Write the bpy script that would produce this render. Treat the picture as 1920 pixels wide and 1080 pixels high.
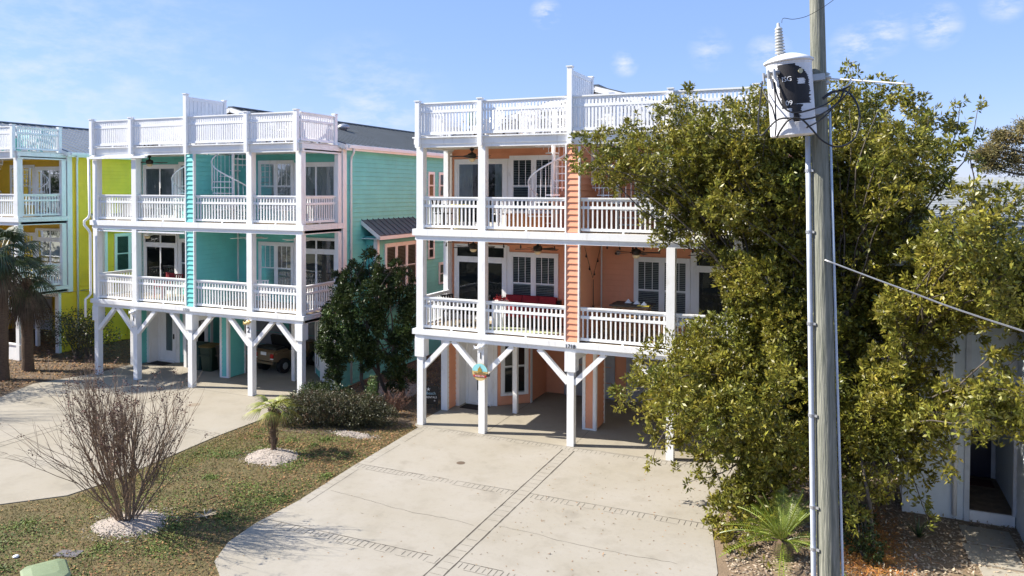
import bpy, math, random
import numpy as np
from mathutils import Matrix, Vector
R = math.radians
rng = np.random.default_rng(7)
random.seed(7)
for o in list(bpy.data.objects): bpy.data.objects.remove(o)
scene = bpy.context.scene
COL = scene.collection

# ------------------------------------------------------------ camera
cam = bpy.data.cameras.new('camera'); camo = bpy.data.objects.new('camera', cam); COL.objects.link(camo)
cam.sensor_width = 36; cam.lens = 1430.7 / 1920 * 36; cam.clip_end = 2000; cam.clip_start = .05
cam.shift_y = -(540 - 389.2) / 1920
camo.matrix_world = Matrix.Translation((11.565, -19.776, 7.012)) @ Matrix.Rotation(.411, 4, 'Z') @ Matrix.Rotation(math.pi/2 - .0208, 4, 'X') @ Matrix.Rotation(.0032, 4, 'Z')
scene.camera = camo
# ------------------------------------------------------------ light
TOSUN = Vector((-1.17, -.40, 1.0)).normalized()
sun = bpy.data.lights.new('sun', 'SUN'); sun.energy = 5.0; sun.angle = R(.5); sun.color = (1, .94, .84)
suno = bpy.data.objects.new('sun', sun); COL.objects.link(suno); suno.rotation_euler = TOSUN.to_track_quat('Z', 'Y').to_euler()
w = bpy.data.worlds.new('World'); scene.world = w; w.use_nodes = True
nt = w.node_tree; nt.nodes.clear()
def N(nt, t, **k):
    n = nt.nodes.new(t)
    for a, v in k.items(): setattr(n, a, v)
    return n
sky = N(nt, 'ShaderNodeTexSky', sky_type='NISHITA', sun_disc=False, sun_elevation=math.asin(TOSUN.z), sun_rotation=math.atan2(TOSUN.x, TOSUN.y) % (2*math.pi))
sky.air_density = 1.0; sky.dust_density = .2; sky.ozone_density = 3.0
bg = N(nt, 'ShaderNodeBackground'); bg.inputs[1].default_value = .125
out = N(nt, 'ShaderNodeOutputWorld')
geo = N(nt, 'ShaderNodeTexCoord')
hs = N(nt, 'ShaderNodeHueSaturation'); hs.inputs['Saturation'].default_value = 1.05
tint = N(nt, 'ShaderNodeMix', data_type='RGBA', blend_type='MULTIPLY'); tint.inputs[0].default_value = 1; tint.inputs[7].default_value = (.90, .80, 1.02, 1)
nt.links.new(sky.outputs[0], tint.inputs[6]); flat = N(nt, 'ShaderNodeMix', data_type='RGBA'); flat.inputs[0].default_value = .62; flat.inputs[7].default_value = (1.4, 2.2, 3.75, 1)
nt.links.new(tint.outputs[2], flat.inputs[6]); nt.links.new(flat.outputs[2], hs.inputs['Color'])
# wispy clouds: small patches at given sky directions broken up by noise
def vdir(u, v):
    x = (u-960)/1430.7; y = (v-389.2)/1430.7; y0, p = -.411, .0208
    r = Vector((math.cos(y0), -math.sin(y0), 0)); f = Vector((math.sin(y0)*math.cos(p), math.cos(y0)*math.cos(p), -math.sin(p)))
    return (f + r*x - r.cross(f)*y).normalized()
mp = N(nt, 'ShaderNodeMapping'); mp.inputs['Scale'].default_value = (9, 9, 22); nt.links.new(geo.outputs['Generated'], mp.inputs[0])
nz = N(nt, 'ShaderNodeTexNoise'); nz.inputs['Scale'].default_value = 2.2; nz.inputs['Detail'].default_value = 7; nz.inputs['Roughness'].default_value = .62; nt.links.new(mp.outputs[0], nz.inputs[0])
acc = None
for u, v, rad, s in [(1022, 24, .022, 1), (1170, 119, .02, 1), (1605, 88, .034, .9), (1755, 45, .03, 1), (1660, 58, .03, .8), (1880, 2, .025, .8), (1330, 92, .03, .5), (1440, 100, .03, .7), (690, 228, .12, .5), (60, 230, .3, .4)]:
    d = vdir(u, v)
    vm = N(nt, 'ShaderNodeVectorMath', operation='DISTANCE'); vm.inputs[1].default_value = d; nt.links.new(geo.outputs['Generated'], vm.inputs[0])
    mr = N(nt, 'ShaderNodeMapRange'); mr.inputs[1].default_value = 0; mr.inputs[2].default_value = rad; mr.inputs[3].default_value = s; mr.inputs[4].default_value = 0
    nt.links.new(vm.outputs['Value'], mr.inputs[0])
    if acc is None: acc = mr.outputs[0]
    else:
        m = N(nt, 'ShaderNodeMath', operation='MAXIMUM'); nt.links.new(acc, m.inputs[0]); nt.links.new(mr.outputs[0], m.inputs[1]); acc = m.outputs[0]
a1 = N(nt, 'ShaderNodeMapRange'); a1.inputs[1].default_value = .42; a1.inputs[2].default_value = .72; nt.links.new(nz.outputs[0], a1.inputs[0])
m2 = N(nt, 'ShaderNodeMath', operation='MULTIPLY'); nt.links.new(acc, m2.inputs[0]); nt.links.new(a1.outputs[0], m2.inputs[1])
m3 = N(nt, 'ShaderNodeMath', operation='MULTIPLY', use_clamp=True); nt.links.new(m2.outputs[0], m3.inputs[0]); m3.inputs[1].default_value = 1.5
mx = N(nt, 'ShaderNodeMix', data_type='RGBA'); nt.links.new(m3.outputs[0], mx.inputs[0]); nt.links.new(hs.outputs[0], mx.inputs[6]); mx.inputs[7].default_value = (3.6, 3.8, 4.2, 1)
nt.links.new(mx.outputs[2], bg.inputs[0]); nt.links.new(bg.outputs[0], out.inputs[0])
scene.view_settings.view_transform = 'Standard'; scene.view_settings.look = 'None'; scene.view_settings.gamma = 1
scene.view_settings.exposure = 1.0
scene.render.engine = 'CYCLES'
scene.cycles.max_bounces = 8; scene.cycles.diffuse_bounces = 3; scene.cycles.transparent_max_bounces = 12

# ------------------------------------------------------------ materials
MATS = {}
def mat(name, col, rough=.6, var=.12, scale=3.0, bump=0.0, bscale=40, spec=.5, metal=0, col2=None, island=0, stretch=None, trans=0, coat=0, grime=0):
    if name in MATS: return MATS[name]
    m = bpy.data.materials.new(name); m.use_nodes = True; t = m.node_tree; b = t.nodes['Principled BSDF']
    b.inputs['Roughness'].default_value = rough; b.inputs['Metallic'].default_value = metal; b.inputs['Specular IOR Level'].default_value = spec
    if coat: b.inputs['Coat Weight'].default_value = coat
    tc = N(t, 'ShaderNodeTexCoord'); vec = tc.outputs['Object']
    if stretch:
        mpn = N(t, 'ShaderNodeMapping'); mpn.inputs['Scale'].default_value = stretch; t.links.new(vec, mpn.inputs[0]); vec = mpn.outputs[0]
    n = N(t, 'ShaderNodeTexNoise'); n.inputs['Scale'].default_value = scale; n.inputs['Detail'].default_value = 6; n.inputs['Roughness'].default_value = .65; t.links.new(vec, n.inputs[0])
    r = N(t, 'ShaderNodeMapRange'); r.inputs[1].default_value = .3; r.inputs[2].default_value = .7; t.links.new(n.outputs[0], r.inputs[0])
    c2 = col2 if col2 else tuple(max(0, c*(1-var*1.6)) for c in col); c1 = col if col2 else tuple(min(1, c*(1+var*.6)) for c in col)
    x = N(t, 'ShaderNodeMix', data_type='RGBA'); x.inputs[6].default_value = (*c1, 1); x.inputs[7].default_value = (*c2, 1); t.links.new(r.outputs[0], x.inputs[0])
    last = x.outputs[2]
    if island:
        g = N(t, 'ShaderNodeNewGeometry'); h = N(t, 'ShaderNodeHueSaturation'); t.links.new(last, h.inputs['Color'])
        r2 = N(t, 'ShaderNodeMapRange'); r2.inputs[3].default_value = 1-island; r2.inputs[4].default_value = 1+island; t.links.new(g.outputs['Random Per Island'], r2.inputs[0]); t.links.new(r2.outputs[0], h.inputs['Value'])
        r3 = N(t, 'ShaderNodeMapRange'); r3.inputs[3].default_value = .478; r3.inputs[4].default_value = .515
        w_ = N(t, 'ShaderNodeMath', operation='FRACT'); w2 = N(t, 'ShaderNodeMath', operation='MULTIPLY'); w2.inputs[1].default_value = 37.7; t.links.new(g.outputs['Random Per Island'], w2.inputs[0]); t.links.new(w2.outputs[0], w_.inputs[0]); t.links.new(w_.outputs[0], r3.inputs[0]); t.links.new(r3.outputs[0], h.inputs['Hue'])
        last = h.outputs[0]
    if grime:
        mg = N(t, 'ShaderNodeMapping'); mg.inputs['Scale'].default_value = (1, 1, .25); t.links.new(tc.outputs['Object'], mg.inputs[0]); ng = N(t, 'ShaderNodeTexNoise'); ng.inputs['Scale'].default_value = 7; ng.inputs['Detail'].default_value = 8; ng.inputs['Roughness'].default_value = .7; t.links.new(mg.outputs[0], ng.inputs[0])
        rg = N(t, 'ShaderNodeMapRange'); rg.inputs[1].default_value = .56; rg.inputs[2].default_value = .8; rg.inputs[4].default_value = grime; t.links.new(ng.outputs[0], rg.inputs[0]); xg = N(t, 'ShaderNodeMix', data_type='RGBA'); t.links.new(rg.outputs[0], xg.inputs[0]); t.links.new(last, xg.inputs[6]); xg.inputs[7].default_value = (.42, .36, .27, 1); last = xg.outputs[2]
    t.links.new(last, b.inputs['Base Color'])
    if bump:
        n2 = N(t, 'ShaderNodeTexNoise'); n2.inputs['Scale'].default_value = bscale; n2.inputs['Detail'].default_value = 5; t.links.new(vec, n2.inputs[0])
        bp = N(t, 'ShaderNodeBump'); bp.inputs['Strength'].default_value = bump; bp.inputs['Distance'].default_value = .02; t.links.new(n2.outputs[0], bp.inputs['Height']); t.links.new(bp.outputs[0], b.inputs['Normal'])
    if trans:
        tr = N(t, 'ShaderNodeBsdfTranslucent'); t.links.new(last, tr.inputs[0]); ms = N(t, 'ShaderNodeMixShader'); ms.inputs[0].default_value = trans
        t.links.new(b.outputs[0], ms.inputs[1]); t.links.new(tr.outputs[0], ms.inputs[2]); t.links.new(ms.outputs[0], t.nodes['Material Output'].inputs[0])
    MATS[name] = m; return m
WHITE = mat('white paint', (.88, .88, .87), .5, .05, 1.3, col2=(.81, .81, .79), bump=.05, bscale=25, grime=.55)
CREAM = mat('porch ceiling paint', (.78, .75, .66), .6, .05)
PVC = mat('white vinyl', (.88, .88, .88), .35, .03, grime=.3)
ORANGE = mat('coral siding paint', (.83, .365, .205), .55, .06, 1.5, bump=.08, bscale=30, grime=.22)
TEAL = mat('teal siding paint', (.175, .62, .565), .55, .07, 1.5, bump=.08, bscale=30, grime=.22)
YELLOW = mat('yellow siding paint', (.92, .62, .035), .55, .07, 1.5, bump=.08, bscale=30, grime=.22)
WSIDE = mat('pale blue siding paint', (.62, .68, .72), .6, .06, 1.5, bump=.08, bscale=30)
DECKW = mat('deck boards', (.42, .33, .22), .75, .2, 4, stretch=(1, 9, 1))
ROOF = mat('dark metal roof', (.115, .13, .14), .42, .12, 1.2, metal=.2)
ROOFL = mat('light metal roof', (.20, .22, .24), .4, .1, 1.2, metal=.2)
SHING = mat('grey roof shingles', (.30, .32, .33), .85, .2, 6, bump=.4, bscale=18)
DARK = mat('dark interior', (.012, .013, .015), .6, .3)
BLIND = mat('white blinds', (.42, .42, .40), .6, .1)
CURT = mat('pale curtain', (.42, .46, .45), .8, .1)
GREYD = mat('grey garage door paint', (.42, .43, .46), .55, .08)
BLACK = mat('black metal', (.015, .014, .013), .45, .2)
BRONZE = mat('dark bronze fan', (.022, .014, .011), .5, .2)
RED = mat('red cushion fabric', (.26, .008, .014), .8, .15, 8)
WOODO = mat('orange stained wood', (.62, .24, .07), .5, .2, 6, stretch=(1, 8, 1))
WOODT = mat('tan wood', (.30, .18, .08), .55, .2, 6)
GLOBE = mat('frosted lamp glass', (.85, .66, .38), .4, .05)
BRASS = mat('yellow enamel', (.75, .6, .06), .4, .05)
STEEL = mat('galvanised steel', (.45, .46, .47), .4, .1, metal=.6)
RUBBER = mat('black cable rubber', (.015, .015, .017), .45, .2)
PORC = mat('grey porcelain', (.5, .5, .47), .3, .05)
def glass_mat():
    m = bpy.data.materials.new('window glass'); m.use_nodes = True; t = m.node_tree; t.nodes.clear()
    o = N(t, 'ShaderNodeOutputMaterial'); gl = N(t, 'ShaderNodeBsdfGlossy'); gl.inputs['Roughness'].default_value = .03; gl.inputs[0].default_value = (.9, .95, 1, 1)
    tr = N(t, 'ShaderNodeBsdfTransparent'); tr.inputs[0].default_value = (.62, .66, .66, 1); fr = N(t, 'ShaderNodeFresnel'); fr.inputs[0].default_value = 1.5
    mm = N(t, 'ShaderNodeMixShader'); t.links.new(fr.outputs[0], mm.inputs[0]); t.links.new(tr.outputs[0], mm.inputs[1]); t.links.new(gl.outputs[0], mm.inputs[2]); t.links.new(mm.outputs[0], o.inputs[0])
    n = N(t, 'ShaderNodeTexNoise'); n.inputs['Scale'].default_value = 1.3; bp = N(t, 'ShaderNodeBump'); bp.inputs['Strength'].default_value = .12; bp.inputs['Distance'].default_value = .05
    tc = N(t, 'ShaderNodeTexCoord'); t.links.new(tc.outputs['Object'], n.inputs[0]); t.links.new(n.outputs[0], bp.inputs['Height']); t.links.new(bp.outputs[0], gl.inputs['Normal'])
    return m
GLASS = glass_mat()
def concrete_mat(name, base, x_, y_):
    m = bpy.data.materials.new(name); m.use_nodes = True; t = m.node_tree; b = t.nodes['Principled BSDF']; b.inputs['Roughness'].default_value = .85; b.inputs['Specular IOR Level'].default_value = .25
    tc = N(t, 'ShaderNodeTexCoord'); v = tc.outputs['Object']
    def noise(sc, lo, hi, det=6, rgh=.6):
        n = N(t, 'ShaderNodeTexNoise'); n.inputs['Scale'].default_value = sc; n.inputs['Detail'].default_value = det; n.inputs['Roughness'].default_value = rgh; t.links.new(v, n.inputs[0])
        r = N(t, 'ShaderNodeMapRange'); r.inputs[1].default_value = lo; r.inputs[2].default_value = hi; t.links.new(n.outputs[0], r.inputs[0]); return r.outputs[0]
    def mix(f, a, c, k=1.0):
        x = N(t, 'ShaderNodeMix', data_type='RGBA')
        mm = N(t, 'ShaderNodeMath', operation='MULTIPLY'); mm.inputs[1].default_value = k; t.links.new(f, mm.inputs[0]); t.links.new(mm.outputs[0], x.inputs[0])
        t.links.new(a, x.inputs[6]) if not isinstance(a, tuple) else setattr(x.inputs[6], 'default_value', (*a, 1)); x.inputs[7].default_value = (*c, 1); return x.outputs[2]
    c = mix(noise(.45, .35, .7), base, tuple(k*.86 for k in (base[0]*1.02, base[1], base[2]*.93)))
    c = mix(noise(1.6, .52, .75), c, (.24, .215, .165), .45)
    c = mix(noise(.9, .6, .72), c, (.19, .17, .14), .4)
    c = mix(noise(9, .55, .8, 3), c, (.24, .21, .17), .35)
    c = mix(noise(120, .45, .7, 2), c, (.24, .22, .19), .30)
    t.links.new(c, b.inputs['Base Color'])
    n2 = N(t, 'ShaderNodeTexNoise'); n2.inputs['Scale'].default_value = 90; t.links.new(v, n2.inputs[0]); bp = N(t, 'ShaderNodeBump'); bp.inputs['Strength'].default_value = .25; bp.inputs['Distance'].default_value = .01
    t.links.new(n2.outputs[0], bp.inputs['Height']); t.links.new(bp.outputs[0], b.inputs['Normal'])
    return m
CONC = concrete_mat('driveway concrete', (.365, .335, .285), 0, 0)
CONC2 = concrete_mat('tan driveway concrete', (.35, .315, .255), 0, 0)
JOINT = mat('dark joint dirt', (.085, .072, .055), .95, .3, 6)

# ------------------------------------------------------------ mesh helpers
class MB:
    def __init__(s, W=None): s.v = []; s.f = []; s.n = 0; s.W = W
    def add(s, vs, fs, W=None):
        W = W or s.W
        if W is not None: vs = [W(*p) for p in vs]
        s.v.extend(vs); s.f.extend([tuple(i+s.n for i in f) for f in fs]); s.n += len(vs); return s
    def box(s, x0, x1, y0, y1, z0, z1, W=None):
        vs = [(x0,y0,z0),(x1,y0,z0),(x1,y1,z0),(x0,y1,z0),(x0,y0,z1),(x1,y0,z1),(x1,y1,z1),(x0,y1,z1)]
        return s.add(vs, [(0,3,2,1),(4,5,6,7),(0,1,5,4),(1,2,6,5),(2,3,7,6),(3,0,4,7)], W)
    def quad(s, a, b, c, d, W=None): return s.add([a, b, c, d], [(0,1,2,3)], W)
    def bar(s, a, b, wd, hd, up=(0,0,1), W=None):
        a = Vector(a); b = Vector(b); d = (b-a).normalized(); u = Vector(up); sd = d.cross(u)
        if sd.length < 1e-4: sd = d.cross(Vector((0, 1, 0)))
        sd.normalize(); u = sd.cross(d); vs = []
        for p in (a, b):
            for i, j in ((-1,-1),(1,-1),(1,1),(-1,1)): vs.append(tuple(p + sd*i*wd/2 + u*j*hd/2))
        return s.add(vs, [(0,1,2,3),(7,6,5,4),(0,4,5,1),(1,5,6,2),(2,6,7,3),(3,7,4,0)], W)
    def tube(s, pts, r, k=8, cap=True, W=None):
        pts = [Vector(p) for p in pts]; n = len(pts); rs = r if isinstance(r, (list, tuple)) else [r]*n; vs = []; fs = []
        prev = None
        for i, p in enumerate(pts):
            d = (pts[min(i+1, n-1)] - pts[max(i-1, 0)]).normalized()
            if prev is None: a = d.cross(Vector((0, 0, 1))) if abs(d.z) < .95 else d.cross(Vector((1, 0, 0)))
            else: a = prev - d*prev.dot(d)
            a.normalize(); prev = a; b = d.cross(a)
            for j in range(k):
                t = 2*math.pi*j/k; vs.append(tuple(p + (a*math.cos(t) + b*math.sin(t))*rs[i]))
        for i in range(n-1):
            for j in range(k): fs.append((i*k+j, i*k+(j+1) % k, (i+1)*k+(j+1) % k, (i+1)*k+j))
        if cap: fs.append(tuple(range(k))[::-1]); fs.append(tuple((n-1)*k+j for j in range(k)))
        return s.add(vs, fs, W)
    def lathe(s, c, prof, k=24, W=None):
        vs = []; fs = []
        for r, z in prof:
            for j in range(k):
                t = 2*math.pi*j/k; vs.append((c[0]+r*math.cos(t), c[1]+r*math.sin(t), c[2]+z))
        for i in range(len(prof)-1):
            for j in range(k): fs.append((i*k+j, i*k+(j+1) % k, (i+1)*k+(j+1) % k, (i+1)*k+j))
        fs.append(tuple(range(k))[::-1]); fs.append(tuple((len(prof)-1)*k+j for j in range(k)))
        return s.add(vs, fs, W)
    def sphere(s, c, r, k=10, sz=1.0):
        m = max(4, k//2); return s.lathe(c, [(max(.001, r*math.sin(math.pi*i/m)), -r*sz*math.cos(math.pi*i/m)) for i in range(m+1)], k)
    def prism(s, poly, z0, z1, W=None):
        n = len(poly); vs = [(x, y, z0) for x, y in poly] + [(x, y, z1) for x, y in poly]
        return s.add(vs, [tuple(range(n))[::-1], tuple(range(n, 2*n))] + [(i, (i+1) % n, n+(i+1) % n, n+i) for i in range(n)], W)
    def build(s, name, m, parent=None, smooth=False, loc=None):
        me = bpy.data.meshes.new(name); me.from_pydata(s.v, [], s.f); me.update()
        for mm in (m if isinstance(m, list) else [m]): me.materials.append(mm)
        if smooth: me.polygons.foreach_set('use_smooth', [True]*len(me.polygons))
        return link(name, me, parent, loc)
def link(name, me, parent=None, loc=None):
    o = bpy.data.objects.new(name, me); COL.objects.link(o)
    if parent is not None: o.parent = parent
    if loc is not None: o.location = loc
    return o
def tag(o, label=None, cat=None, group=None, kind=None):
    if label: o['label'] = label
    if cat: o['category'] = cat
    if group: o['group'] = group
    if kind: o['kind'] = kind
    return o
def thing(name, label, cat, loc=(0,0,0), rz=0, group=None):
    o = bpy.data.objects.new(name, None); COL.objects.link(o); o.location = loc; o.rotation_euler = (0, 0, rz); o.empty_display_size = .1
    return tag(o, label, cat, group)
def copy_tree(o, parent=None):
    c = o.copy(); COL.objects.link(c)
    if parent is not None: c.parent = parent
    for ch in [x for x in bpy.data.objects if x.parent == o]: copy_tree(ch, c)
    return c
def dup(o, loc, rz, label, group=None):
    c = copy_tree(o); c.location = loc; c.rotation_euler = (0, 0, rz); c['label'] = label
    if group: c['group'] = group
    return c
def text_mesh(s, size, extr=.006):
    cu = bpy.data.curves.new('t', 'FONT'); cu.body = s; cu.size = size; cu.extrude = extr; cu.align_x = 'CENTER'; cu.align_y = 'CENTER'
    o = bpy.data.objects.new('t', cu); COL.objects.link(o); bpy.context.view_layer.update()
    me = bpy.data.meshes.new_from_object(o.evaluated_get(bpy.context.evaluated_depsgraph_get())); bpy.data.objects.remove(o); return me
def text(name, s, size, m, parent, loc, rz=0, extr=.006, label=None):
    me = text_mesh(s, size, extr); me.materials.clear(); me.materials.append(m); o = link(name, me, parent, loc); o.rotation_euler = (math.pi/2, 0, rz)
    if label: o['label'] = label
    return o
# wall frame: u along the wall, n outwards, z up
def frame(o, u, n):
    return lambda a, b, c: (o[0]+u[0]*a+n[0]*b, o[1]+u[1]*a+n[1]*b, c)
def siding(mb, W, u0, u1, z0, z1, h=.165, lap=.028, cut=None):
    z = z0
    while z < z1 - .01:
        t = min(z+h, z1); a, b = (u0, u1) if cut is None else cut(t)
        if a is not None and b-a > .05:
            g = .014; mb.add([(a, lap, z+g), (b, lap, z+g), (b, .004, t), (a, .004, t), (a, .003, z+g), (b, .003, z+g), (a, .003, z), (b, .003, z)], [(0,1,2,3), (4,5,1,0), (6,7,5,4)], W)
        z += h
def railing(mb, W, u0, u1, z0, top, n=.0, sp=.128, bw=.04):
    mb.box(u0, u1, n-.05, n+.05, top-.04, top, W); mb.box(u0, u1, n-.02, n+.02, top-.10, top-.04, W)
    mb.box(u0, u1, n-.03, n+.03, top-.31, top-.235, W); mb.box(u0, u1, n-.03, n+.03, z0+.05, z0+.125, W)
    k = max(1, round((u1-u0)/sp)); s_ = (u1-u0)/k
    for i in range(k):
        c = u0+(i+.5)*s_; mb.box(c-bw/2, c+bw/2, n-.018, n+.018, z0+.12, top-.09, W)
    mb.box((u0+u1)/2-.03, (u0+u1)/2+.03, n-.02, n+.02, z0, z0+.05, W)

def window(par, W, u0, u1, z0, z1, nsash=2, kind='blind', trim=.1, grid=3):
    f = MB(W); f.box(u0, u0+trim, .004, .07, z0, z1); f.box(u1-trim, u1, .004, .07, z0, z1); f.box(u0+trim, u1-trim, .004, .075, z1-trim*1.1, z1); f.box(u0+trim, u1-trim, .004, .085, z0, z0+trim*.8)
    a, b = u0+trim, u1-trim; gap = .1; wd = (b-a-gap*(nsash-1))/nsash; zb, zt = z0+trim*.8, z1-trim*1.1; zm = zb+(zt-zb)*.47
    pn = MB(W); bl = MB(W); dk = MB(W)
    for i in range(nsash):
        p = a+i*(wd+gap); q = p+wd
        if i: f.box(p-gap, p, .004, .072, zb, zt)
        for (lo, hi, nn) in ((zm, zt, .038), (zb, zm, .029)):
            f.box(p, p+.035, .022, nn+.025, lo, hi); f.box(q-.035, q, .022, nn+.025, lo, hi); f.box(p+.035, q-.035, .022, nn+.022, hi-.035, hi); f.box(p+.035, q-.035, .022, nn+.022, lo, lo+.035)
        for g in range(1, grid): c = p+(q-p)*g/grid; f.box(c-.009, c+.009, .053, .060, zm+.035, zt-.035)
        pn.quad((p, .0515, zb), (q, .0515, zb), (q, .0515, zt), (p, .0515, zt))
        dk.box(p, q, .004, .0315, zb, zt)
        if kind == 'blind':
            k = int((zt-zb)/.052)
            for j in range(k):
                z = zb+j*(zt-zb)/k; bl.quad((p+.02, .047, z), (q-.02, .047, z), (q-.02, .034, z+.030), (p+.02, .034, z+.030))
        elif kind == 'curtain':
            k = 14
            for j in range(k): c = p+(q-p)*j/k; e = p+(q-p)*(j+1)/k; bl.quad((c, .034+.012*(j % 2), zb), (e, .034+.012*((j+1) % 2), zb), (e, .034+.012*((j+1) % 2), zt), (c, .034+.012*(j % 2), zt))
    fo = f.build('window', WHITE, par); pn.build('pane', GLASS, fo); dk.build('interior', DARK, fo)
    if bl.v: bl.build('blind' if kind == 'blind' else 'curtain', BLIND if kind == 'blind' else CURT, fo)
    return fo
def sliding_door(par, W, u0, u1, z0, z1, transom=True, kind='dark', trim=.1):
    f = MB(W); zt = z1
    f.box(u0, u0+trim, .004, .07, z0, z1); f.box(u1-trim, u1, .004, .07, z0, z1); f.box(u0+trim, u1-trim, .004, .075, z1-trim, z1)
    pn = MB(W); dk = MB(W); bl = MB(W); a, b = u0+trim, u1-trim; zt = z1-trim
    if transom:
        f.box(a, b, .004, .072, zt-.42, zt-.30); pn.quad((a, .045, zt-.3), (b, .045, zt-.3), (b, .045, zt), (a, .045, zt)); dk.box(a, b, .004, .0315, zt-.3, zt); f.box((a+b)/2-.03, (a+b)/2+.03, .02, .06, zt-.3, zt); zt -= .42
    m = (a+b)/2
    for p, q, n in ((a, m+.03, .03), (m-.03, b, .045)):
        f.box(p, p+.065, .022, n+.02, z0+.04, zt); f.box(q-.065, q, .022, n+.02, z0+.04, zt); f.box(p+.065, q-.065, .022, n+.018, zt-.065, zt); f.box(p+.065, q-.065, .022, n+.018, z0+.04, z0+.14)
    f.box(a, b, .004, .08, z0, z0+.04)
    pn.quad((a+.06, .049, z0+.14), (b-.06, .049, z0+.14), (b-.06, .049, zt-.065), (a+.06, .049, zt-.065)); dk.box(a, b, .004, .0315, z0+.04, zt)
    if kind != 'dark':
        k = 30
        for j in range(k):
            c = a+(b-a)*j/k; e = a+(b-a)*(j+1)/k
            if kind == 'side' and .3 < j/k < .8: continue
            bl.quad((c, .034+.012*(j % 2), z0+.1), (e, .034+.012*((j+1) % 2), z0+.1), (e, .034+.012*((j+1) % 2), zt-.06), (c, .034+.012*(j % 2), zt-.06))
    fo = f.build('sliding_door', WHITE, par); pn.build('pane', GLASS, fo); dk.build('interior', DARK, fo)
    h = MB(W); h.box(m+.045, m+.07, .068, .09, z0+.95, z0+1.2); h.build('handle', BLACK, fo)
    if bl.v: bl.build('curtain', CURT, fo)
    return fo

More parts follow.
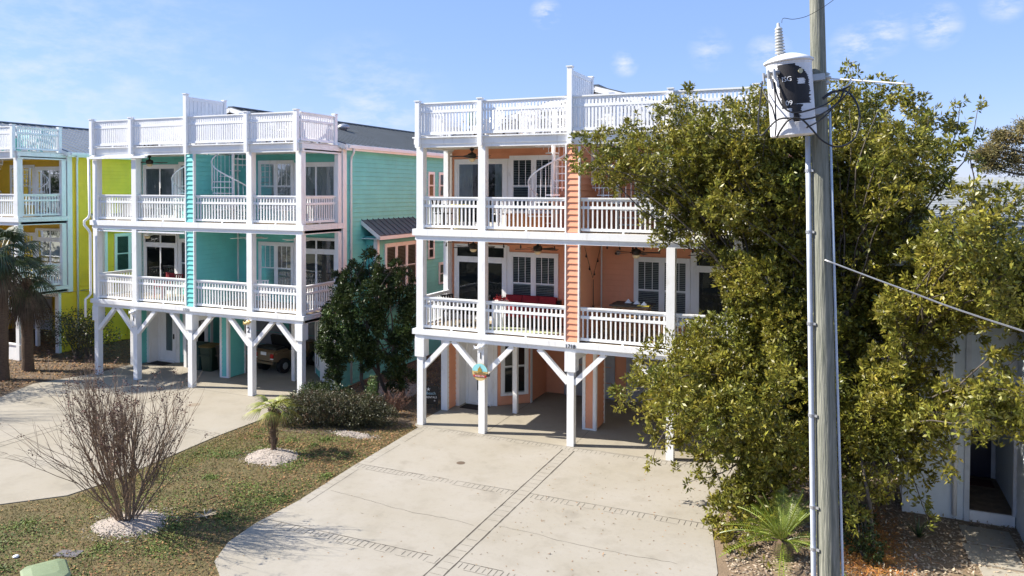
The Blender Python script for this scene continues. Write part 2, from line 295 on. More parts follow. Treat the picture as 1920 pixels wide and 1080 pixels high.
# ------------------------------------------------------------ houses
PX = [0, 2.05, 4.76, 7.5, 9.6]
def mirror(W): return lambda a, b, c: W(9.48-a, b, c)
ID = lambda a, b, c: (a, b, c)
def house(name, label, loc, SID, num=None, l2kind='curtain', bayside=True, gut=False, roofm=ROOF, front=None):
    H = thing(name, label, 'house', loc); FS = front or SID
    YB = 17.5; XL, XR = -.25, 9.73
    WF = frame((0, 2.2), (1, 0), (0, -1)); WR = frame((XR, 0), (0, 1), (1, 0)); WL = frame((XL, 0), (0, 1), (-1, 0))
    # walls
    m = MB(); m.box(XL, XR, 2.2, YB, 2.6, 8.6); m.box(XL+.03, XR-.03, 5.1, YB-.01, -.05, 2.6)
    for W in (WR, WL): siding(m, W, 2.2, YB, 2.6, 8.6); siding(m, W, 5.1, YB, 0, 2.6)
    m.build('wall', SID, H)
    m = MB(); siding(m, WF, XL, XR, 2.9, 5.56); siding(m, WF, XL, XR, 5.9, 8.3); m.build('wall', FS, H)
    # gable
    m = MB(); ez, rz_ = 8.62, 10.08
    m.add([(XL, 2.2, 8.6), (XR, 2.2, 8.6), (4.74, 2.2, 9.98), (XL, YB, 8.6), (XR, YB, 8.6), (4.74, YB, 9.98)], [(0,1,2), (5,4,3), (0,2,5,3), (2,1,4,5)])
    siding(m, WF, XL, XR, 8.62, 9.95, .13, .018, cut=lambda z: (4.74-(9.98-z)*3.55, 4.74+(9.98-z)*3.55) if z < 9.9 else (None, None))
    m.build('gable', WHITE, H)
    # roof
    m = MB(); e0, e1 = -.5, 9.98; y0, y1 = 1.98, YB+.3
    for s_, xe in ((-1, e0), (1, e1)):
        m.add([(xe, y0, ez-.02), (4.74, y0, rz_), (4.74, y1, rz_), (xe, y1, ez-.02), (xe, y0, ez+.05), (4.74, y0, rz_+.07), (4.74, y1, rz_+.07), (xe, y1, ez+.05)], [(0,1,2,3), (7,6,5,4), (0,4,5,1), (1,5,6,2), (2,6,7,3), (3,7,4,0)])
        y = y0+.01
        while y < y1: m.bar((xe, y, ez+.062), (4.74, y, rz_+.082), .028, .035); y += .41
    m.bar((4.74, y0, rz_+.09), (4.74, y1, rz_+.09), .26, .05)
    rf = m.build('roof', roofm, H)
    m = MB(); m.lathe((6.9, 6.1, 9.42), [(.14, 0), (.14, .18), (.26, .2), (.24, .3), (.14, .37), (.01, .4)], 16); m.build('roof_vent', STEEL, rf, smooth=True)
    m = MB(); m.box(e1-.01, e1+.03, y0, y1, ez-.17, ez+.04); m.box(XR+.02, e1-.01, y0+.04, y1, ez-.13, ez-.10); m.box(e0-.03, e0+.01, y0, y1, ez-.17, ez+.04); m.box(e0+.01, XL-.02, y0+.04, y1, ez-.13, ez-.10)
    for xe in (e0, e1): m.bar((xe, y0-.02, ez-.05), (4.74, y0-.02, rz_-.02), .03, .16)
    m.build('fascia', WHITE, H)
    m = MB(); m.box(e1+.032, e1+.13, y0+.1, y1, ez-.10, ez+.01); m.build('gutter', WHITE, H)
    # corner boards
    m = MB(); m.box(XR+.022, XR+.05, 2.19, 2.32, 2.6, 8.5); m.box(XR-.10, XR+.05, 2.10, 2.19, 2.6, 8.55); m.build('corner_board', WHITE, H)
    m = MB(); m.box(XL-.05, XL+.13, 2.10, 2.19, 2.6, 8.55); m.box(XL-.05, XL-.022, 2.19, 2.32, 2.6, 8.5); m.build('corner_board', WHITE, H)
    for z0, z1 in ((2.9, 5.56), (5.9, 8.3)):
        for x in (XL-.02, XR-.14): m = MB(); m.box(x, x+.16, 1.86, 2.05, z0, z1); m.build('post', WHITE, H)
    # downspout at the front right corner
    m = MB(); m.tube([(e1+.08, 2.35, 8.5), (e1+.06, 2.38, 8.38), (XR+.12, 2.5, 8.22), (XR+.09, 2.52, 8.08), (XR+.09, 2.52, .1)], .042, 8); m.build('downspout', WHITE, H, smooth=True)
    # decks and ceilings, beams
    HX0, HX1 = 3.05, 4.50
    def slab(zt, th, hole, mm, nm):
        m = MB()
        if not hole: m.box(-.2, 9.7, .10, 2.2, zt-th, zt)
        else:
            m.box(-.2, HX0, .10, 2.2, zt-th, zt); m.box(9.48-HX0, 9.7, .10, 2.2, zt-th, zt); m.box(HX1, 9.48-HX1, .10, 2.2, zt-th, zt)
            for a, b in ((HX0, HX1), (9.48-HX1, 9.48-HX0)): m.box(a, b, .10, .32, zt-th, zt); m.box(a, b, 1.9, 2.2, zt-th, zt)
        return m.build(nm, mm, H)
    slab(2.9, .05, False, DECKW, 'deck'); slab(2.84, .20, False, CREAM, 'ceiling')
    slab(5.9, .05, False, DECKW, 'deck'); slab(5.84, .24, False, CREAM, 'ceiling')
    slab(8.62, .05, True, DECKW, 'deck'); slab(8.565, .20, True, CREAM, 'ceiling')
    for zt, zb, sp in ((2.89, 2.615, .13), (5.89, 5.565, .17), (8.60, 8.31, .0)):
        m = MB(); m.box(-.22, 9.70, .0, .22, zb, zt-.004); m.box(-.22, -.02, .22, 2.1, zb, zt-.004); m.box(9.5, 9.70, .22, 2.1, zb, zt-.004)
        if sp: m.box(-.29, 9.77, -.05, -.0, zt-sp-.02, zt); m.box(-.29, -.22, .0, 2.1, zt-sp-.02, zt); m.box(9.70, 9.77, .0, 2.1, zt-sp-.02, zt)
        else:
            m.box(-.24, 9.72, -.03, -.001, zb+.1, zt-.01); m.box(-.26, 9.74, -.10, -.001, zt-.01, zt+.025); m.box(-.24, -.22, .0, 2.1, zb+.1, zt-.01); m.box(9.70, 9.72, .0, 2.1, zb+.1, zt-.01)
            m.box(-.26, -.02, .0, 2.1, zt, zt+.025); m.box(9.5, 9.74, .0, 2.1, zt, zt+.025)
        m.build('beam', WHITE, H)
    m = MB(); m.box(-.1, 9.5, 2.26, 2.42, 2.3, 2.6); m.build('beam', WHITE, H)
    m = MB(); m.box(4.68, 4.84, .3, 2.255, 2.36, 2.6); m.build('beam', WHITE, H)
    m = MB(); m.box(-.2, 9.68, 2.2, 5.1, 2.56, 2.6); m.build('ceiling', CREAM, H)
    # posts
    for i, x in enumerate(PX):
        m = MB(); m.box(x-.155, x+.045, .015, .215, 0, 2.62)
        if i in (0, 2, 4): m.box(x-.21, x+.10, -.03, .27, 2.07, 2.61)
        else: m.box(x-.16, x+.05, -.045, .014, 2.02, 2.60)
        m.build('post', WHITE, H)
        if i != 2:
            for z0, z1 in ((2.89, 5.57), (5.89, 8.32)):
                m = MB(); m.box(x-.17, x+.055, -.005, .22, z0, z1); m.build('post', WHITE, H)
        top = 10.40 if i == 2 else 9.665
        m = MB(); m.box(x-.13, x+.01, -.17, -.032, 8.33, top); m.box(x-.15, x+.03, -.19, -.012, top, top+.03); m.build('railing_post', PVC, H)
    for y in (1.95,):
        for x in (-.14, 9.52): m = MB(); m.box(x, x+.14, y-.14, y, 8.62, 9.69); m.box(x-.02, x+.16, y-.16, y+.02, 9.69, 9.72); m.build('railing_post', PVC, H)
    # braces
    for i, x in enumerate(PX):
        for s_ in (-1, 1):
            if (i == 0 and s_ < 0) or (i == 4 and s_ > 0): continue
            a = (x-.055+s_*.09, .10, 1.74); b = (x-.055+s_*.96, .10, 2.61); m = MB(); m.bar(a, b, .13, .14); m.build('brace', WHITE, H)
    # railings
    for zt in (2.89, 5.89):
        for i in range(4): m = MB(); railing(m, ID, PX[i]+(.055 if i != 2 else .21), PX[i+1]-(.17 if i != 1 else .19), zt, zt+.965, .11); m.build('railing', WHITE, H)
        for x in (-.10, 9.58): m = MB(); railing(m, lambda a, b, c, x=x: (x+b, a, c), .23, 1.86, zt, zt+.965, 0); m.build('railing', WHITE, H)
    for i in range(4): m = MB(); railing(m, ID, PX[i]+.01, PX[i+1]-.13, 8.63, 9.63, -.03, .100, .055); m.build('railing', PVC, H)
    for x in (-.10, 9.58): m = MB(); railing(m, lambda a, b, c, x=x: (x+b, a, c), .03, 1.82, 8.63, 9.63, 0, .100, .055); m.build('railing', PVC, H)
    for s_ in (0, 1):   # guard rail round the stair opening
        W = ID if not s_ else mirror(ID)
        m = MB(); railing(m, W, HX0, HX1, 8.63, 9.55, 1.98, .115); railing(m, lambda a, b, c: W(HX0-.05+b, a, c), .35, 1.95, 8.63, 9.55, 0, .115); m.build('railing', PVC, H)
    # privacy panel on the roof deck
    m = MB(); m.box(4.70, 4.76, .0, 1.62, 10.2, 10.32); m.box(4.70, 4.76, .0, 1.62, 8.7, 8.8)
    for k in range(9): y = .02+k*.18; m.box(4.712, 4.748, y, y+.155, 8.8, 10.2)
    m.box(4.725, 4.735, .0, 1.62, 8.8, 10.2); m.box(4.67, 4.79, 1.62, 1.74, 8.62, 10.36); m.box(4.65, 4.81, 1.60, 1.76, 10.36, 10.39); m.build('privacy_panel', PVC, H)
    # party wall between the two units
    for z0, z1 in ((2.89, 5.57), (5.89, 8.31)):
        m = MB(); m.box(4.575, 4.905, .03, 2.2, z0, z1)
        siding(m, frame((0, .03), (1, 0), (0, -1)), 4.575, 4.915, z0, z1, .165, .035)
        siding(m, frame((4.905, 0), (0, 1), (1, 0)), .07, 2.2, z0, z1); siding(m, frame((4.575, 0), (0, 1), (-1, 0)), .07, 2.2, z0, z1)
        pw = m.build('party_wall', SID, H)
        
        for bb in ((4.535, 4.573, -.015, .09), (4.917, 4.955, -.015, .09), (4.928, 4.95, 2.1, 2.17), (4.53, 4.552, 2.1, 2.17)): m = MB(); m.box(*bb, z0, z1); m.build('corner_board', WHITE, pw)
    # ground floor stub wall
    m = MB(); m.box(4.56, 4.92, 1.64, 2.5, 0, 2.6); siding(m, frame((0, 1.64), (1, 0), (0, -1)), 4.56, 4.92, .04, 2.55); siding(m, frame((4.92, 0), (0, 1), (1, 0)), 1.68, 2.5, .04, 2.55); siding(m, frame((4.56, 0), (0, 1), (-1, 0)), 1.68, 2.5, .04, 2.55)
    sw = m.build('stub_wall', SID, H)
    m = MB()
    for a in (4.53, 4.855): m.box(a, a+.095, 1.60, 1.70, 0, 2.56)
    m.box(4.945, 4.965, 1.60, 1.70, 0, 2.56); m.box(4.93, 4.955, 2.44, 2.53, 0, 2.56); m.box(4.625, 4.855, 1.605, 1.64, 0, .05); m.build('corner_board', WHITE, sw)
    # units
    for s_ in (0, 1):
        W = ID if not s_ else mirror(ID)
        WU = lambda a, b, c, W=W: W(a, 2.2-b, c)
        lw = ['blind', l2kind]
        sliding_door(H, WU, -.02, 1.84, 2.9, 5.33, True, 'dark'); window(H, WU, 1.92, 3.56, 3.30, 5.12, 2, 'blind')
        sliding_door(H, WU, -.02, 1.84, 5.9, 8.05, False, 'side' if l2kind == 'blind' else 'curtain'); window(H, WU, 1.92, 3.56, 6.34, 8.14, 2, l2kind)
        m = MB(WU); m.box(1.845, 1.915, .004, .05, 2.9, 5.3); m.box(1.845, 1.915, .004, .05, 5.9, 8.05); m.build('trim', WHITE, H)
        # ground-level plan
        m = MB(W); m.box(-.22, -.05, 1.72, 2.75, 0, 2.58); siding(m, lambda a, b, c, W=W: W(-.05+b, a, c), 1.76, 2.3, .03, 2.56); siding(m, lambda a, b, c, W=W: W(-.22-b, a, c), 1.76, 5.1, .03, 2.56)
        m.box(-.2, 1.2, 2.82, 5.1, 0, 2.57)
        siding(m, lambda a, b, c, W=W: W(a, 2.82-b, c), -.05, 1.22, .03, 2.5)
        m.add([(1.2, 2.82, 0), (2.05, 3.6, 0), (2.05, 5.1, 0), (1.2, 5.1, 0), (1.2, 2.82, 2.57), (2.05, 3.6, 2.57), (2.05, 5.1, 2.57), (1.2, 5.1, 2.57)], [(0,1,5,4), (1,2,6,5), (2,3,7,6), (3,0,4,7)])
        dl = math.hypot(.85, .78); ux, uy = .85/dl, .78/dl; WB = lambda a, b, c, W=W: W(1.2+ux*a+uy*b, 2.82+uy*a-ux*b, c)
        siding(m, WB, 0, dl, .03, 2.5)
        siding(m, lambda a, b, c, W=W: W(2.05+b, a, c), 3.6, 5.1, .03, 2.5)
        siding(m, lambda a, b, c, W=W: W(a, 5.1-b, c), 2.05, 4.6, .03, 2.5)
        m.build('entry_wall', SID, H)
        for bb in ((-.25, -.025, 1.68, 1.80, 0, 2.58), (-.045, .085, 2.28, 2.76, 0, 2.56), (1.11, 1.23, 2.77, 2.80, 0, 2.56), (2.075, 2.095, 3.58, 3.72, 0, 2.56)): m = MB(W); m.box(*bb); m.build('corner_board', WHITE, H)
        window(H, WB, .12, dl-.08, .32, 2.35, 2, 'none', .1, 1)
        m = MB(W); m.box(2.0, 2.14, 2.27, 2.41, 0, 2.56); m.build('post', WHITE, H)
        # front door with side trim
        WD = lambda a, b, c, W=W: W(a, 2.82-b, c)
        m = MB(WD); m.box(.09, .19, .02, .075, 0, 2.25); m.box(1.02, 1.11, .02, .075, 0, 2.25); m.box(.19, 1.02, .02, .08, 2.12, 2.25); m.box(.19, .50, .025, .055, .05, 2.12); m.box(.85, 1.02, .025, .055, .05, 2.12); m.box(.50, .85, .025, .055, .05, .45); m.box(.50, .85, .025, .055, 1.98, 2.12); m.box(.15, 1.04, .02, .16, 0, .05)
        fd = m.build('front_door', WHITE, H); m = MB(WD); m.quad((.50, .048, .45), (.85, .048, .45), (.85, .048, 1.98), (.50, .048, 1.98)); m.build('pane', GLASS, fd)
        m = MB(WD); m.box(.50, .85, .02, .034, .45, 1.98); m.build('interior', CURT if not s_ else DARK, fd)
        m = MB(WD); m.box(.93, .96, .055, .10, .95, 1.15); m.box(.9, .96, .055, .075, 1.0, 1.04); m.build('handle', BLACK, fd)
        # garage door
        m = MB(lambda a, b, c, W=W: W(a, 5.1-b, c)); m.box(2.75, 2.87, .02, .07, 0, 2.3); m.box(4.42, 4.54, .02, .07, 0, 2.3); m.box(2.87, 4.42, .02, .07, 2.18, 2.3)
        for k in range(4):
            m.box(2.87, 4.42, .02, .045, .02+k*.54, .53+k*.54)
            for j in range(4): c = 2.95+j*.37; m.box(c, c+.30, .045, .053, .10+k*.54, .45+k*.54)
        m.build('garage_door', GREYD, H)
        if s_ == 0: m = MB(); m.box(-.15, -.13, 2.9, 4.9, .0, .0+.01)
        # door mat is a thing of its own
        p = W(.62, 2.35, 0); mt = MB(); mt.box(-.42, .42, -.24, .24, .004, .018); mt.box(-.38, .38, -.20, .20, .018, .022)
        DOORMATS.append((mt, (loc[0]+p[0], loc[1]+p[1], 0), s_, name))
        # spiral stair
        stair(H, W, s_)
    # number, plaques
    if num:
        text('house_number', num, .155, STEEL if num == '1722' else BLACK, H, (4.72 if num == '1718' else 4.60, -.056, 2.775))
        for i, ch in ((1, '1'), (3, '2')):
            text('unit_number', ch, .26, BLACK, H, (PX[i]-.055, -.05, 2.27))
            orn = WHITE if not (num == '1722' and i == 3) else mat('yellowed ornament paint', (.75, .55, .2), .5)
            m = MB(); x = PX[i]-.06   # carved fish ornament
            m.sphere((x-.02, -.08, 2.52), .085, 10, .7); m.sphere((x+.08, -.08, 2.56), .06, 8, .8); m.sphere((x-.11, -.08, 2.50), .05, 8, .9)
            m.add([(x-.12, -.08, 2.5), (x-.22, -.06, 2.58), (x-.19, -.1, 2.5), (x-.22, -.08, 2.42)], [(0,1,2), (0,2,3)]); m.add([(x, -.08, 2.58), (x+.05, -.09, 2.66), (x+.1, -.07, 2.6)], [(0,1,2)]); m.build('ornament', orn, H, smooth=True)
    if bayside:
        # bay on the right side wall
        y0, y1, bx = 3.55, 6.65, XR+.50; m = MB(); m.box(XR-.02, bx, y0, y1, 2.75, 5.35)
        siding(m, frame((bx, 0), (0, 1), (1, 0)), y0, y1, 2.75, 5.3); siding(m, frame((0, y0), (1, 0), (0, -1)), XR, bx, 2.75, 5.3)
        by = m.build('bay', SID, H)
        m = MB(); m.add([(XR, y0-.3, 5.93), (XR, y1+.3, 5.93), (bx+.32, y1+.3, 5.36), (bx+.32, y0-.3, 5.36), (XR, y0-.3, 5.97), (XR, y1+.3, 5.97), (bx+.32, y1+.3, 5.40), (bx+.32, y0-.3, 5.40)], [(0,1,2,3), (7,6,5,4), (0,4,5,1), (1,5,6,2), (2,6,7,3), (3,7,4,0)])
        y = y0-.28
        while y < y1+.3: m.bar((XR, y, 5.985), (bx+.32, y, 5.415), .03, .035); y += .36
        m.build('bay_roof', ROOF, by)
        m = MB(); m.box(bx+.29, bx+.34, y0-.32, y1+.32, 5.24, 5.37); m.bar((XR, y0-.31, 5.88), (bx+.32, y0-.31, 5.31), .03, .13); m.box(XR+.02, bx+.29, y0-.28, y1+.28, 5.26, 5.29); m.box(bx-.12, bx+.04, y0-.045, y0-.022, 2.75, 5.26); m.box(bx+.022, bx+.045, y0-.02, y0+.10, 2.75, 5.26); m.build('trim', WHITE, by)
        window(H, frame((bx, 0), (0, 1), (1, 0)), 4.0, 6.35, 3.3, 5.05, 3, 'blind', .1, 1)
        for (a, b, c, d) in ((8.1, 8.65, 4.12, 5.05), (9.05, 9.65, 2.95, 3.9), (8.1, 8.65, 6.75, 7.85), (9.05, 9.55, 6.75, 7.85)): window(H, WR, a, b, c, d, 1, 'none', .07, 1)
    if gut:
        m = MB(); m.box(-.28, 2.75, -.16, -.055, 8.19, 8.27); m.box(-.28, 2.75, -.045, .0, 8.27, 8.30); m.build('gutter', WHITE, H)
        m = MB(); m.box(.05, 4.45, .02, .10, 5.47, 5.53); m.build('gutter', WHITE, H)
        m = MB(); m.tube([(-.22, -.12, 8.2), (-.22, -.10, 6.10), (-.24, -.14, 5.98), (-.36, -.22, 5.85), (-.36, -.22, 5.70), (-.24, -.14, 5.52), (-.20, -.1, 5.40), (-.20, -.1, 3.08), (-.24, -.14, 3.0), (-.36, -.2, 2.88), (-.36, -.2, 2.2)], .045, 8); m.build('downspout', WHITE, H, smooth=True)
    if name == 'yellow_house':
        pass
    return H
DOORMATS = []
def stair(H, W, s_):
    c = (3.78, 1.1); r = .72; n = 13; z0 = 5.9; rise = 2.7/n; a0 = math.radians(150); st = math.radians(400/n)
    P = lambda a, rr, z: W(c[0]+rr*math.cos(a), c[1]+rr*math.sin(a), z)
    m = MB(); q = W(c[0], c[1], 0); m.lathe((q[0], q[1], 5.9), [(.055, 0), (.055, 3.65)], 12); sp = m.build('spiral_stair', PVC, H, smooth=True)
    for k in range(n):
        a = a0+k*st; z = z0+(k+1)*rise; m = MB(); b = a+st*1.05
        v = [P(a, .05, z), P(b, .05, z), P(b, r, z), P((a+b)/2, r, z), P(a, r, z)]; v2 = [(x, y, zz-.035) for x, y, zz in v]
        m.add(v+v2, [(0,1,2,3,4), (9,8,7,6,5), (0,5,6,1), (1,6,7,2), (2,7,8,3), (3,8,9,4), (4,9,5,0)])
        m.build('tread', PVC, sp)
    m = MB(); pts = []
    for k in range(n*5+1):
        t = k/5; a = a0+t*st; z = z0+(t+.5)*rise; pts.append(P(a, r+.01, z+.92))
        if k % 2 == 0: m.tube([P(a, r+.01, z-.05), P(a, r+.01, z+.92)], .0095, 5, False)
    m.tube(pts, .024, 7); m.build('handrail', PVC, sp, smooth=True)

teal = house('teal_house', 'three-storey teal duplex on white posts with number 1722 and a gutter down its left corner', (-14.44, .43, 0), TEAL, '1722', 'curtain', gut=True)
orange = house('coral_house', 'three-storey coral duplex on white posts with number 1718, half hidden by the big oak', (0, 0, 0), ORANGE, '1718', 'blind')
yellow = house('yellow_house', 'bright yellow three-storey duplex cut off by the left edge, behind the palms', (-29.05, .72, 0), YELLOW, None, 'curtain', roofm=ROOFL, front=mat('yellow siding warm light tint', (.78, .50, .05), .55, .07))  # same yellow siding; warmer light in the front recess is put into this colour
for i, (mt, lc, s_, nm) in enumerate(DOORMATS):
    if nm == 'yellow_house': continue
    o = mt.build('doormat', mat('coir doormat', (.03, .022, .018), .95, .3, 20), None, loc=lc)
    tag(o, {'teal_house': ('black doormat before the glazed front door of the teal house', 'dark doormat deep in the teal carport behind the buggy'), 'coral_house': ('brown doormat before the coral house front door behind the round sign', 'doormat at the coral house far right door under the oak')}[nm][s_], 'doormat', 'doormats')

# ------------------------------------------------------------ ground
def prism_obj(name, poly, z0, z1, m, kind='structure', label=None, cat=None):
    b = MB(); b.prism(poly, z0, z1); return tag(b.build(name, m), label, cat, kind=kind)
SOIL = mat('leaf litter soil', (.16, .11, .065), .95, .3, 1.3, bump=.5, bscale=30, col2=(.07, .05, .032))
TURF = mat('winter turf', (.16, .115, .05), .95, .3, 1.6, bump=.6, bscale=35, col2=(.085, .075, .025))
SHELL = mat('crushed shell', (.40, .34, .28), .9, .3, 14, bump=.8, bscale=45, col2=(.36, .31, .27))
ASPH = mat('asphalt', (.06, .06, .06), .9, .2, 3, bump=.3)
g = MB(); g.box(-400, 400, -300, 700, -.3, -.06); tag(g.build('ground', mat('far ground', (.14, .13, .07), .95, .3, .1)), kind='structure')
prism_obj('road', [(-80, -26), (80, -26), (80, -17.5), (-80, -17.5)], -.2, -.03, ASPH)
def grow(poly, d=.12):
    n = len(poly); A = sum(poly[i][0]*poly[(i+1) % n][1]-poly[(i+1) % n][0]*poly[i][1] for i in range(n)); s_ = 1 if A > 0 else -1; o = []
    for i in range(n):
        p, q, r_ = Vector(poly[i-1]), Vector(poly[i]), Vector(poly[(i+1) % n]); e = (q-p).normalized(); f = (r_-q).normalized(); v = Vector((e.y+f.y, -e.x-f.x)); v = v.normalized() if v.length > .01 else Vector((e.y, -e.x)); o.append(tuple(q+v*d*s_))
    return o
DRV = [(-.24, -.02), (.02, -.2), (.14, -3.7), (.3, -6), (.24, -7.3), (.36, -8.2), (.7, -8.9), (1.5, -9.5), (2.0, -10.6), (2.2, -17.4), (9.0, -17.4), (9.3, -9.5), (9.5, -5.5), (9.1, -3.6), (9.2, -.3), (9.75, -.02)]
drv = prism_obj('driveway', DRV, -.15, 0, CONC)
slab1 = prism_obj('carport_floor', [(-.24, -.0), (9.75, -.0), (9.75, 6), (-.24, 6)], -.15, -.001, CONC2)
DRT = [(-14.7, .41), (-15.3, -1.5), (-14.56, -3.15), (-14.3, -6), (-14.2, -17.4), (-7.5, -17.4), (-7.0, -10.5), (-5.7, -8.9), (-4.75, -7.9), (-4.62, -7), (-4.66, -5.6), (-4.82, -3.3), (-4.78, -1.7), (-4.72, .41)]
drt = prism_obj('driveway', DRT, -.15, 0, CONC2)
prism_obj('carport_floor', [(-14.7, .43), (-4.7, .43), (-4.7, 6.4), (-14.7, 6.4)], -.15, -.001, CONC2)
LAWN = [(-4.85, -1.0), (-4.8, -3.3), (-4.66, -5.6), (-4.6, -7.9), (-5.7, -9.0), (-7.1, -10.6), (-7.6, -17.4), (2.2, -17.4), (2.0, -10.6), (1.5, -9.5), (.7, -8.9), (.36, -8.2), (.24, -7.3), (.3, -6), (.14, -3.7), (.02, -.2), (-.24, 0)]
lawn = prism_obj('lawn', grow(LAWN), -.3, -.02, TURF)
BED = [(-4.7, .4), (-4.75, -1.3), (-3.5, -2.0), (-1.8, -1.75), (-.26, -.1), (-.26, 30), (-4.7, 30)]
prism_obj('mulch_bed', grow(BED), -.3, -.014, SOIL)
BEDL = [(-60, 30), (-14.72, 30), (-14.72, .4), (-15.32, -1.5), (-14.6, -3.15), (-14.35, -6), (-14.25, -17.4), (-60, -17.4)]
prism_obj('mulch_bed', grow(BEDL), -.3, -.012, SOIL)
BEDR = [(9.77, 30), (9.77, 0), (9.25, -.3), (9.15, -3.6), (9.55, -5.5), (9.35, -9.5), (9.05, -17.4), (60, -17.4), (60, 30)]
prism_obj('mulch_bed', grow(BEDR), -.3, -.012, mat('sandy leaf litter', (.24, .17, .105), .95, .3, 2.2, bump=.6, bscale=30, col2=(.17, .12, .075)))
# joints stamped in the driveways
def joints(par, bands, lines, yoff=0):
    m = MB(); z = .003
    def ln(a, b, wd, seg=.22, skip=.0):
        wd = wd*1.45
        a = Vector(a); b = Vector(b); L = (b-a).length; d = (b-a)/L; nrm = Vector((-d.y, d.x)); k = max(1, int(L/seg)); j = 0
        pv = 0
        for i in range(k):
            if random.random() < skip: pv = random.uniform(-.004, .004); continue
            p = a+d*L*i/k; q = a+d*L*(i+1)/k; nv = random.uniform(-.004, .004); w0 = wd*random.uniform(.5, 1.2)/2; w1 = wd*random.uniform(.5, 1.2)/2
            m.add([(*(p+nrm*(pv-w0)), z), (*(q+nrm*(nv-w1)), z), (*(q+nrm*(nv+w1)), z), (*(p+nrm*(pv+w0)), z)], [(0,1,2,3)]); pv = nv
    for (a, b, wd, pitch, strong) in bands:
        a = Vector(a); b = Vector(b); d = (b-a).normalized(); nrm = Vector((-d.y, d.x)); L = (b-a).length
        ln(a+nrm*wd/2, b+nrm*wd/2, strong[0], .22, strong[2]); ln(a-nrm*wd/2, b-nrm*wd/2, strong[1], .22, strong[3])
        t = .1
        while t < L:
            if random.random() < .92: p = a+d*t; ln(p-nrm*wd/2*random.uniform(.6, 1), p+nrm*wd/2*random.uniform(.6, 1), strong[4], .12)
            t += pitch*random.uniform(.9, 1.1)
    for pts, wd in lines:
        for p, q in zip(pts, pts[1:]): ln(p, q, wd, .1)
    o = m.build('joint', JOINT, par); return o
def crack(x0, x1, y, amp, sl=0):
    p = []; yy = y; x = x0
    while x < x1: p.append((x, yy)); x += .15; yy += random.uniform(-amp, amp)+sl*.15
    return p
joints(drv, [((.1, -3.6), (4.6, -3.6), .26, .125, (.013, .006, .1, .35, .008)), ((4.94, -3.6), (9.1, -3.6), .26, .125, (.013, .006, .1, .3, .008)), ((.25, -7.17), (4.6, -7.17), .26, .125, (.014, .007, .1, .3, .009)), ((4.94, -7.17), (9.3, -7.17), .26, .125, (.013, .007, .1, .3, .009)),
             ((4.77, -.3), (4.77, -17), .33, .25, (.022, .022, 0, 0, .005)), ((.05, -.19), (9.2, -.19), .24, .125, (.010, .004, .2, .6, .006)), ((.22, -.4), (.30, -3.5), .2, .25, (.008, .001, .1, 1, .004)), ((.30, -3.8), (.45, -6), .2, .25, (.008, .001, .1, 1, .004))],
       [(crack(.6, 4.6, -5.2, .035, -.03), .006), (crack(5, 8.8, -5.35, .04, -.02), .006), (crack(5.2, 9, -9, .04), .006)])
joints(slab1, [], [([(4.77, 0), (4.77, 1.6)], .006), ([(2.05, .2), (2.05, 5)], .01), ([(7.4, .2), (7.4, 5)], .01)])
joints(drt, [((-14.3, -3.2), (-4.9, -3.2), .26, .125, (.012, .006, .1, .3, .008)), ((-14.1, -6.77), (-4.8, -6.77), .26, .125, (.014, .007, .1, .3, .009)), ((-9.68, .2), (-9.68, -17), .33, .25, (.016, .016, 0, 0, .005))], [(crack(-14, -5, -4.8, .03), .005)])
dr = MB(); dr.lathe((2.55, -2.35, 0), [(.001, .003), (.11, .004), (.115, .002)], 20); tag(dr.build('drain_cover', mat('rusty iron cover', (.13, .09, .06), .8)), 'small round rusty drain cover in the pale driveway before the coral house', 'drain cover')
st = MB(); st.lathe((-7.9, -1.15, 0), [(.001, .003), (.18, .0035), (.2, .001)], 14); tag(st.build('drain_cover', mat('stained patch cover', (.26, .21, .15), .9)), 'flat brown round cover in the tan driveway before the teal house', 'drain cover')

def scatter(poly, n):
    P = np.array(poly); lo = P.min(0); hi = P.max(0); res = []; c = 0
    while c < n:
        q = rng.uniform(lo, hi, (n*2, 2)); ins = np.zeros(len(q), bool); j = len(P)-1
        for i in range(len(P)):
            xi, yi = P[i]; xj, yj = P[j]
            if yi != yj: ins ^= ((yi > q[:,1]) != (yj > q[:,1])) & (q[:,0] < (xj-xi)*(q[:,1]-yi)/(yj-yi)+xi)
            j = i
        q = q[ins]; res.append(q); c += len(q)
    return np.concatenate(res)[:n]
def leaf_mesh(name, pos, length, width, m, parent=None, up=None, flat=None, kind=None, dirs=None):
    """many small folded leaves in one mesh: pos (n,3); up bias vector"""
    n = len(pos); d = rng.normal(size=(n, 3))
    if dirs is not None: d = d*.28+dirs
    if up is not None: d += np.array(up)
    if flat is not None: d[:, 2] *= flat
    d /= np.linalg.norm(d, axis=1)[:, None]
    a = rng.normal(size=(n, 3))
    if flat is not None: a[:, 2] *= flat
    s = np.cross(d, np.cross(a, d)) if flat is None else np.cross(d, np.array([0, 0, 1.0])+rng.normal(size=(n, 3))*.25)
    s = np.cross(d, a) if flat is None else s
    s /= np.linalg.norm(s, axis=1)[:, None]; nn = np.cross(d, s)
    L = (length*rng.uniform(.6, 1.25, n))[:, None]; Wd = (width*rng.uniform(.7, 1.2, n))[:, None]
    v = np.stack([pos, pos+d*L*.5+s*Wd*.5+nn*L*.06, pos+d*L, pos+d*L*.5-s*Wd*.5+nn*L*.06], 1).reshape(-1, 3)
    me = bpy.data.meshes.new(name); me.vertices.add(4*n); me.vertices.foreach_set('co', v.ravel()); me.loops.add(4*n); me.loops.foreach_set('vertex_index', np.arange(4*n)); me.polygons.add(n)
    me.polygons.foreach_set('loop_start', np.arange(0, 4*n, 4)); me.update(calc_edges=True); me.validate()
    me.materials.append(m); o = link(name, me, parent)
    if kind: o['kind'] = kind
    return o
